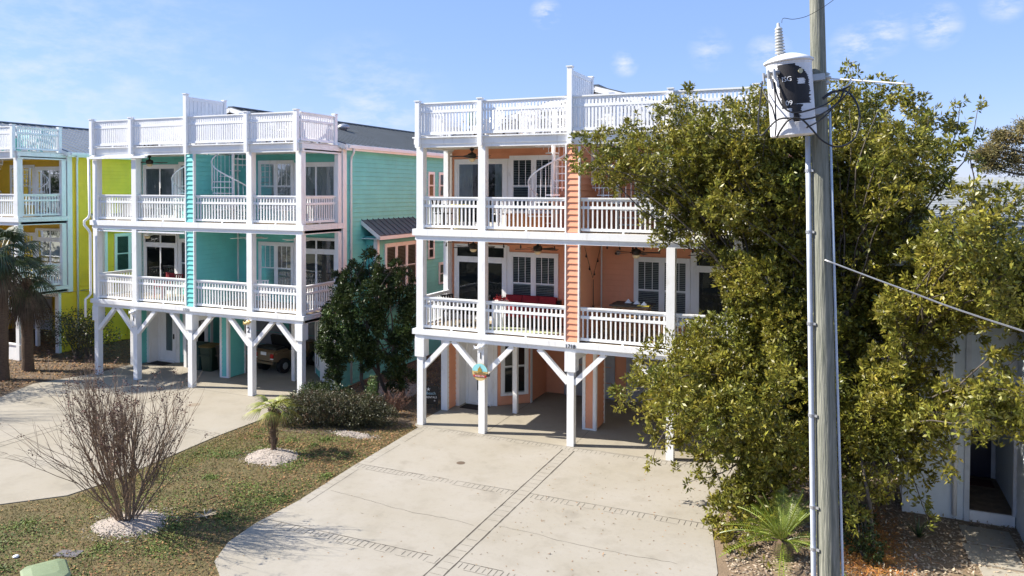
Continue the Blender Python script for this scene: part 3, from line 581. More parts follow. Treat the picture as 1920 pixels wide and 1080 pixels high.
def clump_points(clumps, per, twig=9, tw=.10, shell=.55, k=0):
    out = []
    for c in clumps:
        x, y, z, r = c[:4]; rz = c[4] if len(c) > 4 else r
        nt_ = max(3, int(per*(r*r/.3)/twig)) if k == 0 else max(3, int(k/twig))
        d = rng.normal(size=(nt_, 3)); d /= np.linalg.norm(d, axis=1)[:, None]; rad = rng.uniform(shell**3, 1.15, nt_)**(1/3)
        p = np.array([x, y, z]) + d*rad[:, None]*np.array([r, r, rz])
        out.append((p[:, None, :] + rng.normal(size=(nt_, twig, 3))*tw).reshape(-1, 3))
    return np.concatenate(out)
def rosettes(clumps, k, n=9, shell=.5, rad=.02, m3=False):
    out = []; ds = []
    for c in clumps:
        x, y, z, r = c[:4]; nt_ = max(4, int(k*(r*r/.3)/n)); d = rng.normal(size=(nt_, 3)); d /= np.linalg.norm(d, axis=1)[:, None]
        # lumps: twigs gather round a few random poles so that the surface breaks into tufts with gaps between
        P = rng.normal(size=(7, 3)); P /= np.linalg.norm(P, axis=1)[:, None]; j = rng.integers(0, 7, nt_); d = d*.62+P[j]; d /= np.linalg.norm(d, axis=1)[:, None]
        q = np.array([x, y, z])+d*(rng.uniform(shell**3, 1.2, nt_)**(1/3))[:, None]*r
        ax = d*.7+np.array([0, 0, .35])+rng.normal(size=(nt_, 3))*.35; ax /= np.linalg.norm(ax, axis=1)[:, None]
        e = rng.normal(size=(nt_, n, 3)); e /= np.linalg.norm(e, axis=2)[:, :, None]; e = e+ax[:, None, :]*.85; e /= np.linalg.norm(e, axis=2)[:, :, None]
        out.append((q[:, None, :]+e*rad-ax[:, None, :]*rng.uniform(0, .09, (nt_, n, 1))).reshape(-1, 3)); ds.append(e.reshape(-1, 3))
    return np.concatenate(out), np.concatenate(ds)
LOW = [(9.91,-4.73,-0.14,0.22),(10.23,-4.81,-0.1,0.22),(9.51,-4.46,-0.0,0.19),(11.69,-3.92,1.21,0.27),(11.78,-4.11,0.84,0.24),(12.35,-3.41,1.44,0.27),(9.09,-3.88,0.38,0.2)]+[(8.97,-1.74,5.3,0.27),(9.48,-1.75,4.83,0.27),(9.73,-1.4,5.73,0.3),(9.26,-2.07,4.5,0.31),(10.01,-1.74,4.62,0.29),(8.8,-1.59,5.84,0.27),(10.67,-1.65,5.72,0.31),(10.17,-1.66,5.1,0.17),(5.58,-2.07,7.79,0.31),(5.9,-1.92,8.25,0.29),(6.88,-1.59,8.76,0.26),(7.43,-1.46,9.07,0.26),(7.73,-1.83,6.14,0.25),(7.38,-1.87,6.32,0.28),(6.57,-1.88,7.14,0.28),(13.13,-1.82,8.63,0.29),(13.61,-1.83,8.4,0.26),(13.42,-1.93,7.8,0.28),(12.92,-1.9,8.91,0.24)]+[(9.25,-3.92,0.21,0.26),(9.66,-4.18,0.1,0.26),(9.98,-4.48,-0.01,0.27),(9.52,-3.79,0.59,0.28),(10.03,-4.01,0.33,0.28),(10.24,-3.7,0.62,0.28),(9.17,-4.06,0.09,0.17),(10.18,-3.28,1.06,0.33),(9.7,-3.27,0.93,0.31),(10.49,-3.36,1.08,0.31),(9.2,-3.6,0.58,0.22)]
LEAFO = mat('live oak leaves', (.30, .26, .036), .40, .3, 1.1, col2=(.12, .145, .024), island=.6, spec=.4, trans=.3)
LEAFD = mat('dark shrub leaves', (.05, .072, .016), .45, .3, 1.2, col2=(.022, .04, .012), island=.4, spec=.3, trans=.15)
LEAFH = mat('hedge leaves', (.085, .085, .03), .5, .3, 2, col2=(.05, .05, .022), island=.5, trans=.12)
LEAFB = mat('bronze hedge leaves', (.13, .065, .03), .6, .3, 2, island=.4)
LEAFG = mat('fresh green leaves', (.12, .19, .04), .5, .3, 3, col2=(.07, .12, .03), island=.4, trans=.2)
PALM = mat('palm fronds', (.06, .085, .025), .4, .3, 3, col2=(.03, .05, .018), island=.35, spec=.5)
PALMY = mat('yellow green fronds', (.32, .33, .04), .5, .3, 3, col2=(.14, .17, .04), island=.3)
DEADP = mat('dead palm fronds', (.13, .095, .065), .85, .3, 5, island=.4)
BARK = mat('grey bark', (.12, .10, .08), .9, .3, 8, bump=.8, bscale=18, stretch=(1, 1, .3))
BARKM = mat('crape myrtle bark', (.36, .25, .165), .75, .3, 9, bump=.3, bscale=14, col2=(.10, .07, .05))
PBARK = mat('palm trunk bark', (.13, .085, .055), .95, .3, 9, bump=1, bscale=14, stretch=(1, 1, 4))
LITTER = mat('dry fallen leaves', (.33, .19, .07), .85, .3, 4, col2=(.15, .085, .035), island=.55)
LITTERP = mat('pale dry leaves', (.42, .34, .24), .85, .3, 4, island=.4)
GRASS = mat('thin winter grass', (.12, .13, .018), .8, .3, .8, col2=(.23, .165, .055), island=.55)
CLOVER = mat('green clover', (.11, .16, .02), .7, .3, 2, island=.4, trans=.1)

# lawn cover
q = scatter([(x*1.0, y) for x, y in LAWN], 110000); q += rng.normal(size=q.shape)*.025; leaf = np.c_[q, np.full(len(q), -.018)]
tag(leaf_mesh('grass', leaf, .055, .011, GRASS, up=(0, 0, .5)), 'thin tan and olive winter grass on the lawn between the driveways', 'grass', kind='stuff')
q = scatter([(-4.55, -3), (-3.9, -2.2), (-3.6, -4), (-3.7, -6), (-3.6, -8), (-4.4, -8.1), (-4.62, -7), (-4.66, -5.6)], 9000)
tag(leaf_mesh('moss', np.c_[q, np.full(len(q), -.016)], .035, .014, mat('yellow green moss', (.20, .19, .02), .9, .3, 2, col2=(.11, .12, .02), island=.4), flat=.7), 'yellow-green moss along the lawn edge by the tan driveway', 'moss', kind='stuff')
cl = np.concatenate([np.c_[cx+rng.normal(size=n)*sx, cy+rng.normal(size=n)*sx, np.full(n, -.012)+abs(rng.normal(size=n))*.02] for cx, cy, sx, n in
     [(rng.uniform(-4.4, .1), rng.uniform(-11.5, -2), rng.uniform(.08, .45), int(rng.uniform(50, 300))) for _ in range(90)]])
cl = cl[(cl[:,0] > -4.55) & (cl[:,0] < .1+.0*cl[:,1])]
tag(leaf_mesh('clover', cl, .05, .035, CLOVER, flat=.45), 'low green weeds growing in patches through the brown lawn', 'weeds', kind='stuff')
q = scatter(LAWN, 21000); w_ = np.exp(-((q[:,0]+.15)/1.2)**2)+.3; q = q[rng.uniform(size=len(q)) < w_]
q = np.concatenate([q, scatter([(-4.6,-1.2),(-3.4,-2.6),(-1.6,-2.6),(-.1,-.5),(0.1,-2.5),(-.3,-4.5),(-3,-3.2),(-4.7,-3.2)], 2200)])
tag(leaf_mesh('fallen_leaves', np.c_[q, rng.uniform(-.015, .01, len(q))], .07, .035, LITTER, flat=.3), 'dry brown leaves lying over the lawn edge by the pale driveway', 'leaves', kind='stuff')
q = scatter([(-24, -6), (-14.6, -6), (-14.9, -3), (-15.5, -1.3), (-14.9, .3), (-14.9, 6), (-24, 6)], 16000)
tag(leaf_mesh('fallen_leaves', np.c_[q, rng.uniform(-.01, .03, len(q))], .11, .05, LITTER, flat=.35), 'brown leaf mulch under the palms beside the yellow house', 'leaves', kind='stuff')
q = scatter([(9.4, -10), (18, -10), (18, 3), (9.9, 3), (9.9, 0), (9.4, -.4), (9.3, -3.6), (9.7, -5.5)], 26000)
tag(leaf_mesh('fallen_leaves', np.c_[q, rng.uniform(-.01, .03, len(q))], .08, .04, LITTERP, flat=.35), 'pale dry leaf litter on the ground below the oak', 'leaves', kind='stuff')
q = np.c_[12.0+rng.normal(size=9000)*.35, -3.2+rng.normal(size=9000)*.9]
tag(leaf_mesh('pine_straw', np.c_[q, rng.uniform(-.01, .05, len(q))], .12, .012, mat('orange pine straw', (.45, .20, .04), .8, .3, 4, island=.4), flat=.25), 'orange pine straw heaped round the thin trunk right of the pole', 'pine straw', kind='stuff')
q = np.concatenate([scatter(DRV[:-1], 220), scatter([(5, -8), (9, -8), (9, -.6), (5, -1.5)], 230)]); q = q[(q[:,1] < -.3)]
tag(leaf_mesh('fallen_leaves', np.c_[q, np.full(len(q), .008)], .06, .022, LITTER, flat=.12), 'scattered single leaves on the pale concrete driveway', 'leaves', kind='stuff')
q = scatter([(-4.6, .6), (-.4, .3), (-.4, 9), (-4.6, 9)], 7000)
tag(leaf_mesh('fallen_leaves', np.c_[q, rng.uniform(-.01, .02, len(q))], .08, .04, LITTER, flat=.35), 'dark leaf litter in the gap between the teal and coral houses', 'leaves', kind='stuff')
def mound(name, c, rx, ry, h, m, label, cat, seed=1):
    b = MB(); K = 26; rr = random.Random(seed); rings = [1, .82, .55, .28]; vs = []; off = [rr.uniform(.8, 1.15) for _ in range(K)]; off = [(off[i]+off[i-1]+off[(i+1) % K])/3 for i in range(K)]
    for r_ in rings:
        for j in range(K): t = 2*math.pi*j/K; vs.append((c[0]+rx*r_*off[j]*math.cos(t), c[1]+ry*r_*off[j]*math.sin(t), -.03+h*(1-r_**2.0)+rr.uniform(0, .012)))
    vs.append((c[0], c[1], h-.03)); fs = [(i*K+j, i*K+(j+1) % K, (i+1)*K+(j+1) % K, (i+1)*K+j) for i in range(3) for j in range(K)]+[(3*K+j, 3*K+(j+1) % K, 4*K) for j in range(K)]
    b.add(vs, fs); o = b.build(name, m, smooth=True); tag(o, label, cat, kind='stuff')
    n = 2100; a = rng.uniform(0, 6.283, n); r_ = np.sqrt(rng.uniform(0, 1.7, n)); x = c[0]+rx*r_*np.cos(a); y = c[1]+ry*r_*np.sin(a); z = -.022+h*np.clip(1-r_**2, 0, 1)
    leaf_mesh('shell_pieces', np.c_[x, y, z], .04, .03, SHELLP, o, flat=.5)
    return o
SHELLP = mat('white shell pieces', (.48, .42, .36), .8, .1, 5, island=.3)
mound('shell_mound', (-2.2, -3.95), .78, .62, .15, SHELL, 'white shell mound round the foot of the small palm on the lawn', 'shell mound', 1)
mound('shell_mound', (-2.15, -8.35), .75, .7, .09, SHELL, 'white shell patch round the foot of the bare crape myrtle', 'shell mound', 2)
mound('shell_mound', (-2.9, 3.2), 1.3, 1.3, .05, SHELL, 'shell ground cover behind the dark shrub between the teal and coral houses', 'shell patch', 3)
mound('shell_mound', (-1.35, -1.55), .75, .22, .06, SHELL, 'thin strip of white shell before the low hedge', 'shell patch', 4)

# ------------------------------------------------------------ oak
OAK = [(11.63,0.01,9.9,0.25),(8.22,-1.56,9.36,0.25),(9.8,-1.92,9.3,0.24),(10.78,-0.63,9.46,0.25),(11.31,-1.26,9.24,0.34),(11.78,-0.76,9.18,0.54),(12.22,-0.41,9.47,0.41),(12.51,-2.34,9.1,0.29),(7.62,-1.08,9.13,0.26),(7.99,-0.92,9.09,0.4),(8.99,-2.14,8.89,0.29),(9.43,-1.66,8.96,0.45),(9.69,-0.79,8.97,0.48),(10.04,-0.75,8.73,0.73),(10.66,0.56,8.82,0.52),(11.32,-0.07,8.8,0.59),(11.63,-1.45,8.86,0.42),(12.25,0.18,9.02,0.44),(12.75,-1.43,8.68,0.28),(13.09,-2.47,8.61,0.21),(5.82,-2.72,8.23,0.25),(6.24,-1.68,8.29,0.38),(6.88,-2.41,8.2,0.5),(7.12,-1.82,8.38,0.51),(7.91,-1.95,8.57,0.46),(7.94,-0.75,8.64,0.72),(8.75,-2.41,8.3,0.49),(8.73,-2.3,8.31,0.59),(9.46,-2.54,8.33,0.49),(9.48,-2.76,8.31,0.54),(10.0,-2.7,8.3,0.44),(9.9,-1.71,8.37,0.58),(10.31,-0.03,8.48,0.64),(10.39,-1.29,8.39,0.52),(10.76,-1.17,8.25,0.61),(10.76,-1.03,8.26,0.49),(11.28,-2.17,8.18,0.5),(11.26,-0.94,8.26,0.67),(11.91,1.0,8.51,0.7),(11.88,-1.24,8.35,0.53),(12.08,0.24,8.26,0.7),(12.09,0.71,8.29,0.65),(12.57,-3.46,8.1,0.49),(12.86,-1.58,8.39,0.4),(13.35,-1.23,8.42,0.4),(13.41,-4.17,7.94,0.26),(5.95,-2.82,7.63,0.25),(6.31,-2.42,7.69,0.48),(6.51,-1.66,7.81,0.57),(7.26,-2.19,7.87,0.55),(7.46,-3.03,7.83,0.55),(7.76,-0.75,7.92,0.5),(7.77,-0.78,7.92,0.69),(8.41,-1.99,7.81,0.61),(8.19,-0.75,7.87,0.49),(8.49,-0.75,7.76,0.61),(8.69,-2.01,7.71,0.62),(9.31,-2.59,7.87,0.56),(9.26,-2.2,7.89,0.47),(9.93,-1.99,7.61,0.6),(9.89,-1.59,7.62,0.66),(10.37,-2.06,7.88,0.4),(10.31,-1.17,7.92,0.53),(10.66,-1.57,7.86,0.63),(10.69,-2.18,7.83,0.67),(11.24,-0.81,7.78,0.66),(11.22,0.42,7.83,0.62),(11.73,0.76,7.78,0.57),(11.73,0.33,7.77,0.73),(12.17,-1.22,7.9,0.6),(12.22,0.35,7.98,0.72),(12.63,-3.14,7.8,0.42),(12.63,-3.15,7.79,0.53),(13.11,-2.17,7.59,0.54),(13.42,-1.41,7.79,0.3),(6.29,-2.39,7.45,0.27),(6.41,-1.52,7.13,0.26),(7.31,-1.3,7.36,0.67),(7.59,-1.34,7.22,0.69),(8.01,-0.75,7.19,0.66),(8.1,-1.19,7.19,0.47),(8.71,-1.05,7.37,0.64),(8.79,-1.54,7.36,0.48),(9.49,-2.59,7.22,0.64),(9.3,-1.01,7.24,0.47),(10.01,-1.83,7.43,0.61),(9.93,-0.93,7.45,0.59),(10.38,-1.74,7.3,0.45),(10.43,-2.57,7.29,0.58),(10.83,-0.05,7.29,0.55),(10.89,-1.68,7.27,0.51),(11.39,-0.62,7.49,0.49),(11.38,0.3,7.52,0.55),(11.67,-0.38,7.34,0.65),(11.67,-1.04,7.33,0.65),(12.03,-1.76,7.37,0.42),(12.09,0.64,7.42,0.67),(12.46,-2.43,7.39,0.56),(12.53,-1.0,7.42,0.61),(13.04,-2.02,7.41,0.42),(13.42,-2.11,7.25,0.22),(14.21,-2.76,7.12,0.2),(14.88,-2.81,7.09,0.2),(7.49,-1.4,6.75,0.3),(8.29,-1.5,6.55,0.47),(9.16,-3.2,6.73,0.48),(9.07,-2.6,6.72,0.42),(9.4,-2.14,6.6,0.65),(9.25,-0.91,6.57,0.47),(9.89,-0.75,6.71,0.65),(9.89,-0.75,6.71,0.54),(10.33,0.14,6.56,0.58),(10.35,-0.22,6.56,0.59),(10.69,-2.43,6.97,0.44),(10.67,-2.15,6.96,0.53),(11.34,-0.95,6.76,0.6),(11.34,-1.36,6.76,0.54),(11.82,-1.58,6.83,0.64),(11.85,0.31,6.81,0.55),(12.19,0.03,6.76,0.49),(12.12,-2.07,6.78,0.44),(12.68,-2.19,6.94,0.42),(12.62,-3.09,6.94,0.4),(13.46,-4.26,6.84,0.33),(14.04,-3.16,6.86,0.33),(14.26,-3.95,6.87,0.28),(14.69,-3.17,6.97,0.2),(7.88,-1.64,6.15,0.25),(8.4,-1.85,6.03,0.25),(8.72,-2.26,6.42,0.42),(9.08,-1.15,6.15,0.49),(9.94,-0.75,6.22,0.71),(9.94,-0.75,6.23,0.44),(10.19,-0.75,6.18,0.45),(10.27,-1.88,6.22,0.64),(10.65,-1.57,6.31,0.6),(10.55,0.46,6.23,0.51),(11.34,0.48,6.09,0.62),(11.34,0.79,6.08,0.57),(11.72,0.45,6.32,0.59),(11.7,-1.33,6.39,0.45),(12.35,0.48,6.17,0.55),(12.31,-0.31,6.2,0.46),(12.66,-2.19,6.51,0.57),(12.71,-1.43,6.49,0.42),(12.98,-1.44,6.17,0.63),(13.05,-0.61,6.13,0.53),(13.31,-4.34,6.35,0.4),(13.2,-5.3,6.39,0.38),(13.81,-3.29,6.53,0.36),(13.76,-4.47,6.4,0.32),(13.71,-4.79,6.41,0.45),(14.64,-3.55,6.27,0.45),(15.19,-2.8,6.31,0.2),(8.84,-1.45,5.62,0.25),(9.73,-0.75,5.83,0.61),(9.73,-0.75,5.84,0.5),(10.26,-0.38,5.67,0.46),(10.35,-1.67,5.76,0.55),(10.57,-0.21,5.63,0.57),(10.59,-0.51,5.65,0.61),(11.12,0.93,5.66,0.56),(11.16,-1.02,5.79,0.44),(11.65,0.94,5.77,0.68),(11.65,0.74,5.78,0.76),(12.29,-0.17,5.52,0.55),(12.34,1.29,5.41,0.74),(12.83,-1.06,5.79,0.51),(12.88,-0.26,5.74,0.68),(12.88,-3.09,5.77,0.38),(13.03,-1.15,5.63,0.47),(13.3,-3.41,5.91,0.52),(13.39,-2.55,5.86,0.47),(13.71,-2.73,5.84,0.42),(13.41,-5.1,6.01,0.37),(13.81,-4.75,6.2,0.47),(14.11,-2.71,6.09,0.59),(14.48,-3.7,5.9,0.36),(14.43,-3.93,5.91,0.42),(14.77,-3.31,5.99,0.45),(15.24,-2.42,5.97,0.2),(9.09,-2.1,5.41,0.28),(9.37,-2.15,5.3,0.49),(9.75,-2.29,5.34,0.63),(9.69,-1.72,5.28,0.49),(10.78,0.48,4.97,0.71),(10.87,-1.8,5.2,0.44),(11.37,-0.67,5.06,0.66),(11.37,-0.52,5.04,0.51),(11.63,-0.08,5.35,0.7),(11.63,0.83,5.27,0.6),(12.35,0.82,4.89,0.63),(12.3,-0.6,5.04,0.56),(12.53,-1.51,5.44,0.66),(12.5,-2.0,5.48,0.49),(13.08,-0.86,5.29,0.53),(13.12,-0.29,5.24,0.46),(13.38,-2.09,5.4,0.59),(13.54,-0.57,5.26,0.66),(13.72,-3.33,5.7,0.47),(13.67,-3.65,5.73,0.4),(13.87,-4.92,5.57,0.45),(14.02,-3.91,5.48,0.44),(14.64,-2.7,5.36,0.39),(14.83,-1.65,5.26,0.41),(14.72,-3.4,5.48,0.39),(9.01,-2.02,4.89,0.24),(9.17,-1.69,4.75,0.27),(9.92,-2.26,4.95,0.67),(9.95,-2.56,4.98,0.64),(10.15,-0.75,4.38,0.63),(10.28,-2.44,4.61,0.41),(10.93,-1.98,4.92,0.62),(10.85,0.37,4.64,0.46),(11.46,-1.08,4.69,0.44),(11.46,-1.06,4.69,0.7),(11.67,-1.81,4.95,0.43),(11.67,-1.09,4.87,0.67),(12.12,1.15,4.61,0.77),(12.13,1.29,4.59,0.53),(12.56,-2.21,4.74,0.56),(12.53,-2.82,4.82,0.37),(13.08,-0.95,4.68,0.56),(12.99,-2.09,4.82,0.51),(13.51,-1.3,4.84,0.44),(13.75,-3.14,4.94,0.39),(13.98,-4.65,5.18,0.37),(14.63,-1.54,5.11,0.48),(14.56,-1.93,5.15,0.39),(14.87,-2.08,4.89,0.6),(8.49,-1.51,3.86,0.25),(8.82,-2.14,3.96,0.36),(9.37,-1.81,4.05,0.6),(9.76,-1.59,3.95,0.55),(9.74,-1.33,3.91,0.68),(10.51,-1.3,4.14,0.59),(10.59,-2.56,4.34,0.5),(10.99,-2.43,4.25,0.62),(10.95,-1.31,4.07,0.69),(11.23,-0.61,4.22,0.69),(11.24,-1.02,4.28,0.67),(11.84,-1.21,4.29,0.55),(11.85,-0.87,4.24,0.52),(12.33,-0.02,3.92,0.47),(12.28,-1.31,4.13,0.5),(12.56,-3.61,4.77,0.42),(12.61,-2.89,4.67,0.37),(13.08,-1.82,4.25,0.58),(13.44,-3.2,4.52,0.2),(13.78,-3.09,4.78,0.28),(13.99,-3.78,4.64,0.19),(14.42,-3.85,4.78,0.33),(14.86,-2.68,4.83,0.39),(15.13,-2.98,4.76,0.2),(7.47,-2.25,3.34,0.25),(7.64,-1.08,3.39,0.26),(8.17,-1.26,3.47,0.39),(8.83,-2.38,3.73,0.57),(9.16,-1.62,3.39,0.59),(9.35,-3.06,3.68,0.45),(9.81,-1.28,3.42,0.51),(9.76,-0.75,3.31,0.64),(10.38,-1.87,3.84,0.66),(10.41,-2.43,3.94,0.54),(10.82,-0.04,3.49,0.72),(10.8,0.26,3.44,0.68),(11.18,-1.05,3.82,0.5),(11.19,-1.87,3.96,0.64),(11.67,0.92,3.18,0.49),(11.67,0.83,3.2,0.58),(12.1,-2.02,4.01,0.52),(12.13,-0.8,3.8,0.66),(12.71,-2.44,4.18,0.47),(12.66,-3.25,4.31,0.41),(12.93,-2.57,3.98,0.39),(13.41,-1.72,3.96,0.37),(14.31,-3.51,4.25,0.19),(14.83,-3.21,4.28,0.19),(6.93,-2.13,2.73,0.25),(7.18,-1.53,2.98,0.26),(8.11,-2.77,3.15,0.56),(8.5,-1.86,3.04,0.68),(8.55,-2.16,3.11,0.56),(9.05,-2.79,3.14,0.42),(8.78,-0.97,2.73,0.61),(9.17,-0.75,2.69,0.61),(9.17,-0.75,2.69,0.7),(10.08,-3.01,3.5,0.56),(9.89,-0.75,3.03,0.54),(10.38,-2.05,3.22,0.6),(10.3,-1.0,2.99,0.54),(10.69,-1.67,3.17,0.61),(10.71,-2.17,3.28,0.5),(11.17,-0.57,3.05,0.46),(11.21,-2.36,3.42,0.52),(11.66,-1.78,3.31,0.42),(11.67,-0.49,3.04,0.7),(12.31,-2.65,3.54,0.39),(12.29,-3.08,3.63,0.44),(12.89,-0.48,3.31,0.55),(13.09,-1.35,3.45,0.44),(13.48,-2.17,3.56,0.22),(6.95,-2.92,2.42,0.24),(7.53,-2.58,2.59,0.49),(8.1,-3.12,2.71,0.41),(8.25,-3.81,2.89,0.55),(8.37,-2.59,2.55,0.68),(8.17,-1.49,2.26,0.66),(8.98,-2.9,2.97,0.6),(8.8,-1.71,2.69,0.48),(9.29,-2.14,2.44,0.55),(9.29,-2.14,2.45,0.45),(9.95,-2.32,2.69,0.44),(10.09,-3.88,3.07,0.52),(10.65,-4.08,3.37,0.37),(10.5,-1.45,2.76,0.53),(10.84,-1.91,2.55,0.47),(10.83,-1.61,2.48,0.41),(11.26,-3.25,3.04,0.37),(11.24,-2.06,2.75,0.48),(11.96,-0.75,2.77,0.53),(11.96,-0.74,2.77,0.54),(12.24,-2.64,3.14,0.49),(12.33,-0.6,2.68,0.51),(12.46,-3.64,3.36,0.42),(12.55,-1.94,2.97,0.53),(13.05,-2.6,3.22,0.32),(6.89,-2.61,2.13,0.25),(7.61,-3.45,2.07,0.23),(7.73,-1.43,1.87,0.57),(8.61,-4.24,2.6,0.55),(8.08,-1.47,1.82,0.71),(9.01,-3.78,2.45,0.5),(9.01,-3.8,2.46,0.46),(9.56,-4.29,2.67,0.6),(9.58,-4.44,2.72,0.6),(9.78,-1.91,2.3,0.56),(9.77,-1.83,2.27,0.56),(10.43,-1.88,2.36,0.55),(10.37,-0.9,2.11,0.43),(10.65,-0.91,1.89,0.55),(10.68,-1.64,2.09,0.57),(11.28,-1.76,2.27,0.41),(11.3,-2.78,2.54,0.57),(11.68,-2.78,2.58,0.47),(11.69,-1.41,2.23,0.61),(12.32,-3.34,2.8,0.44),(12.29,-3.85,2.94,0.4),(12.61,-3.08,2.72,0.4),(12.58,-3.59,2.85,0.39),(13.12,-1.46,2.49,0.45),(13.39,-2.44,2.71,0.21),(7.49,-2.48,1.38,0.25),(8.12,-2.47,1.42,0.24),(8.27,-2.16,1.36,0.27),(9.15,-3.33,1.76,0.5),(9.8,-4.0,2.23,0.42),(9.55,-1.73,1.55,0.54),(9.77,-1.3,1.45,0.5),(10.06,-4.32,2.36,0.59),(10.25,-0.92,1.43,0.51),(10.46,-3.92,2.31,0.58),(10.72,-0.85,1.54,0.49),(10.72,-0.97,1.57,0.52),(11.26,-1.98,1.93,0.55),(11.26,-2.48,2.07,0.52),(11.72,-0.43,1.28,0.65),(11.72,-0.83,1.4,0.43),(12.1,-2.96,2.32,0.61),(12.19,-0.32,1.58,0.69),(12.65,-2.43,2.27,0.38),(12.75,-0.72,1.8,0.48),(12.92,-3.1,2.2,0.58),(13.39,-2.37,2.14,0.28),(8.56,-2.99,1.4,0.23),(9.07,-3.08,1.4,0.26),(9.5,-3.08,1.47,0.39),(10.0,-2.71,1.37,0.51),(10.01,-2.79,1.4,0.58),(10.42,-3.85,1.61,0.58),(10.81,-3.17,1.52,0.39),(11.35,-1.66,1.09,0.65),(11.96,-1.99,1.59,0.42),(12.32,-2.01,1.49,0.23),(12.86,-1.61,1.35,0.32),(12.9,-2.61,1.6,0.28),(13.43,-3.59,2.21,0.2),(9.23,-3.33,0.82,0.23),(9.43,-3.04,0.74,0.28),(10.02,-2.94,0.87,0.48),(10.55,-2.73,0.85,0.3),(11.04,-2.13,0.74,0.28),(11.51,-2.41,1.03,0.32),(11.74,-2.12,0.9,0.23),(13.14,-1.96,1.1,0.22),(13.45,-3.43,1.76,0.21),(9.23,-3.32,0.54,0.23),(9.52,-2.46,0.2,0.49),(9.93,-2.67,0.52,0.48),(10.5,-3.14,0.68,0.22),(9.26,-3.35,0.18,0.35),(9.46,-2.47,-0.39,0.61),(10.17,-2.84,-0.12,0.23),(9.69,-3.27,-0.35,0.42),(13.81,-4.48,3.62,0.18),(14.07,-4.47,3.64,0.24),(14.25,-4.58,3.66,0.25),(14.48,-4.82,3.79,0.18),(13.62,-4.51,3.19,0.19),(13.96,-4.49,3.33,0.47),(14.38,-3.78,3.09,0.51),(14.66,-4.21,3.42,0.18),(13.58,-5.2,3.23,0.18),(14.12,-4.16,3.01,0.36),(14.43,-3.96,2.94,0.29),(14.56,-3.96,2.9,0.23),(14.07,-3.86,2.58,0.19),(7.62,-2.76,0.87,0.19),(8.09,-2.67,0.77,0.14),(8.4,-2.54,0.47,0.14),(14.02,-1.86,8.81,0.15),(8.76,-2.59,1.08,0.21),(12.2,-2.62,0.82,0.24),(11.84,-3.43,0.74,0.25),(7.54,-2.13,6.02,0.17),(7.49,-2.16,5.83,0.12),(13.1,-3.32,0.76,0.14),(12.72,-1.99,9.13,0.2),(13.69,-1.9,8.77,0.17)]
def limb(m, a, b, r0, r1, sag=.12, k=6, seg=6, rr=random):
    a = Vector(a); b = Vector(b); L = (b-a).length; o = Vector((rr.uniform(-1, 1), rr.uniform(-1, 1), rr.uniform(-.2, 1)))*L*sag; pts = []
    for i in range(seg+1):
        t = i/seg; p = a.lerp(b, t)+o*math.sin(math.pi*t)+Vector((rr.uniform(-1, 1), rr.uniform(-1, 1), rr.uniform(-1, 1)))*L*.012*(0 < i < seg); pts.append(p)
    m.tube(pts, [r0+(r1-r0)*i/seg for i in range(seg+1)], k); return pts
def cluster(pts, k, it=8):
    P = np.array([p[:3] for p in pts]); r = np.random.default_rng(5); C = P[r.choice(len(P), k, replace=False)]
    for _ in range(it):
        l = np.argmin(((P[:, None]-C[None])**2).sum(2), 1); C = np.array([P[l == i].mean(0) if (l == i).any() else C[i] for i in range(k)])
    return C, l
oak = thing('oak_tree', 'huge olive-green oak in front of the coral house, behind the utility pole', 'tree', (0, 0, 0))
m = MB(); rr = random.Random(11); base = Vector((11.9, -.9, -.1)); f1 = Vector((11.75, -1.3, 2.0)); m.tube([base, base.lerp(f1, .3)+Vector((.05, 0, 0)), f1], [.30, .24, .2], 10)
C1, lab = cluster(OAK, 14); EXTRA = []
for i, c in enumerate(C1):
    tgt = f1.lerp(Vector(c), .72); top = limb(m, f1+Vector((rr.uniform(-.05, .05), 0, rr.uniform(-.3, .1))), tgt, .10, .045, .12, 7, 7, rr)
    for j, q_ in enumerate(OAK):
        if lab[j] == i:
            lp = limb(m, top[rr.choice([4, 5, 6, 7])], q_[:3], .024, .006, .16, 5, 6, rr)
            for s_ in (2, 3, 4, 5): EXTRA.append((*(lp[s_]+Vector((rr.uniform(-.15, .15), rr.uniform(-.15, .15), rr.uniform(-.1, .15)))), .2))
m.build('trunk', BARK, oak, smooth=True)
OAK += LOW; p1, d1 = rosettes(OAK, 640, 9, .4); p2, d2 = rosettes(EXTRA, 480, 8, .2); pts = np.concatenate([p1, p2]); dd = np.concatenate([d1, d2])
print('oak leaves', len(pts))
leaf_mesh('crown', pts, .118, .046, LEAFO, oak, dirs=dd)

# dark shrub tree between the houses
sh = thing('shrub_tree', 'dark green leafy shrub tree growing between the teal and coral houses', 'tree', (0, 0, 0))
SC = [(-2.7+dx, 1.25+dy, z, r) for dx, dy, z, r in [(0,0,4.3,.5),(-.1,.1,4.95,.25),(.55,.1,4.5,.42),(1.15,.3,4.1,.42),(.9,.2,4.6,.2),(-.6,-.1,4.1,.42),(-1.1,-.2,4.2,.2),(-.55,-.1,4.55,.22),(-1.0,-.3,3.6,.48),(-.4,-.3,3.5,.6),(.3,-.1,3.6,.6),(1.0,.2,3.4,.6),(-1.25,-.3,3.0,.35),(-.8,-.4,2.8,.65),(0,-.3,2.8,.65),(.8,.1,2.7,.6),(1.3,.3,2.6,.4),(-1.3,-.4,2.3,.35),(-1.1,-.4,2.0,.6),(-.3,-.4,2.1,.6),(.5,0,2.0,.55),(1.1,.2,1.9,.45),(-1.2,-.4,1.6,.35),(-.9,-.4,1.4,.42),(-.1,-.3,1.55,.42),(.9,.1,1.3,.4),(1.2,.4,.9,.35),(-1.2,-.4,1.0,.25),(-1.1,-.3,.8,.25),(.7,.5,.6,.3),(1.3,.6,3.0,.4)]]
m = MB(); rr = random.Random(4)
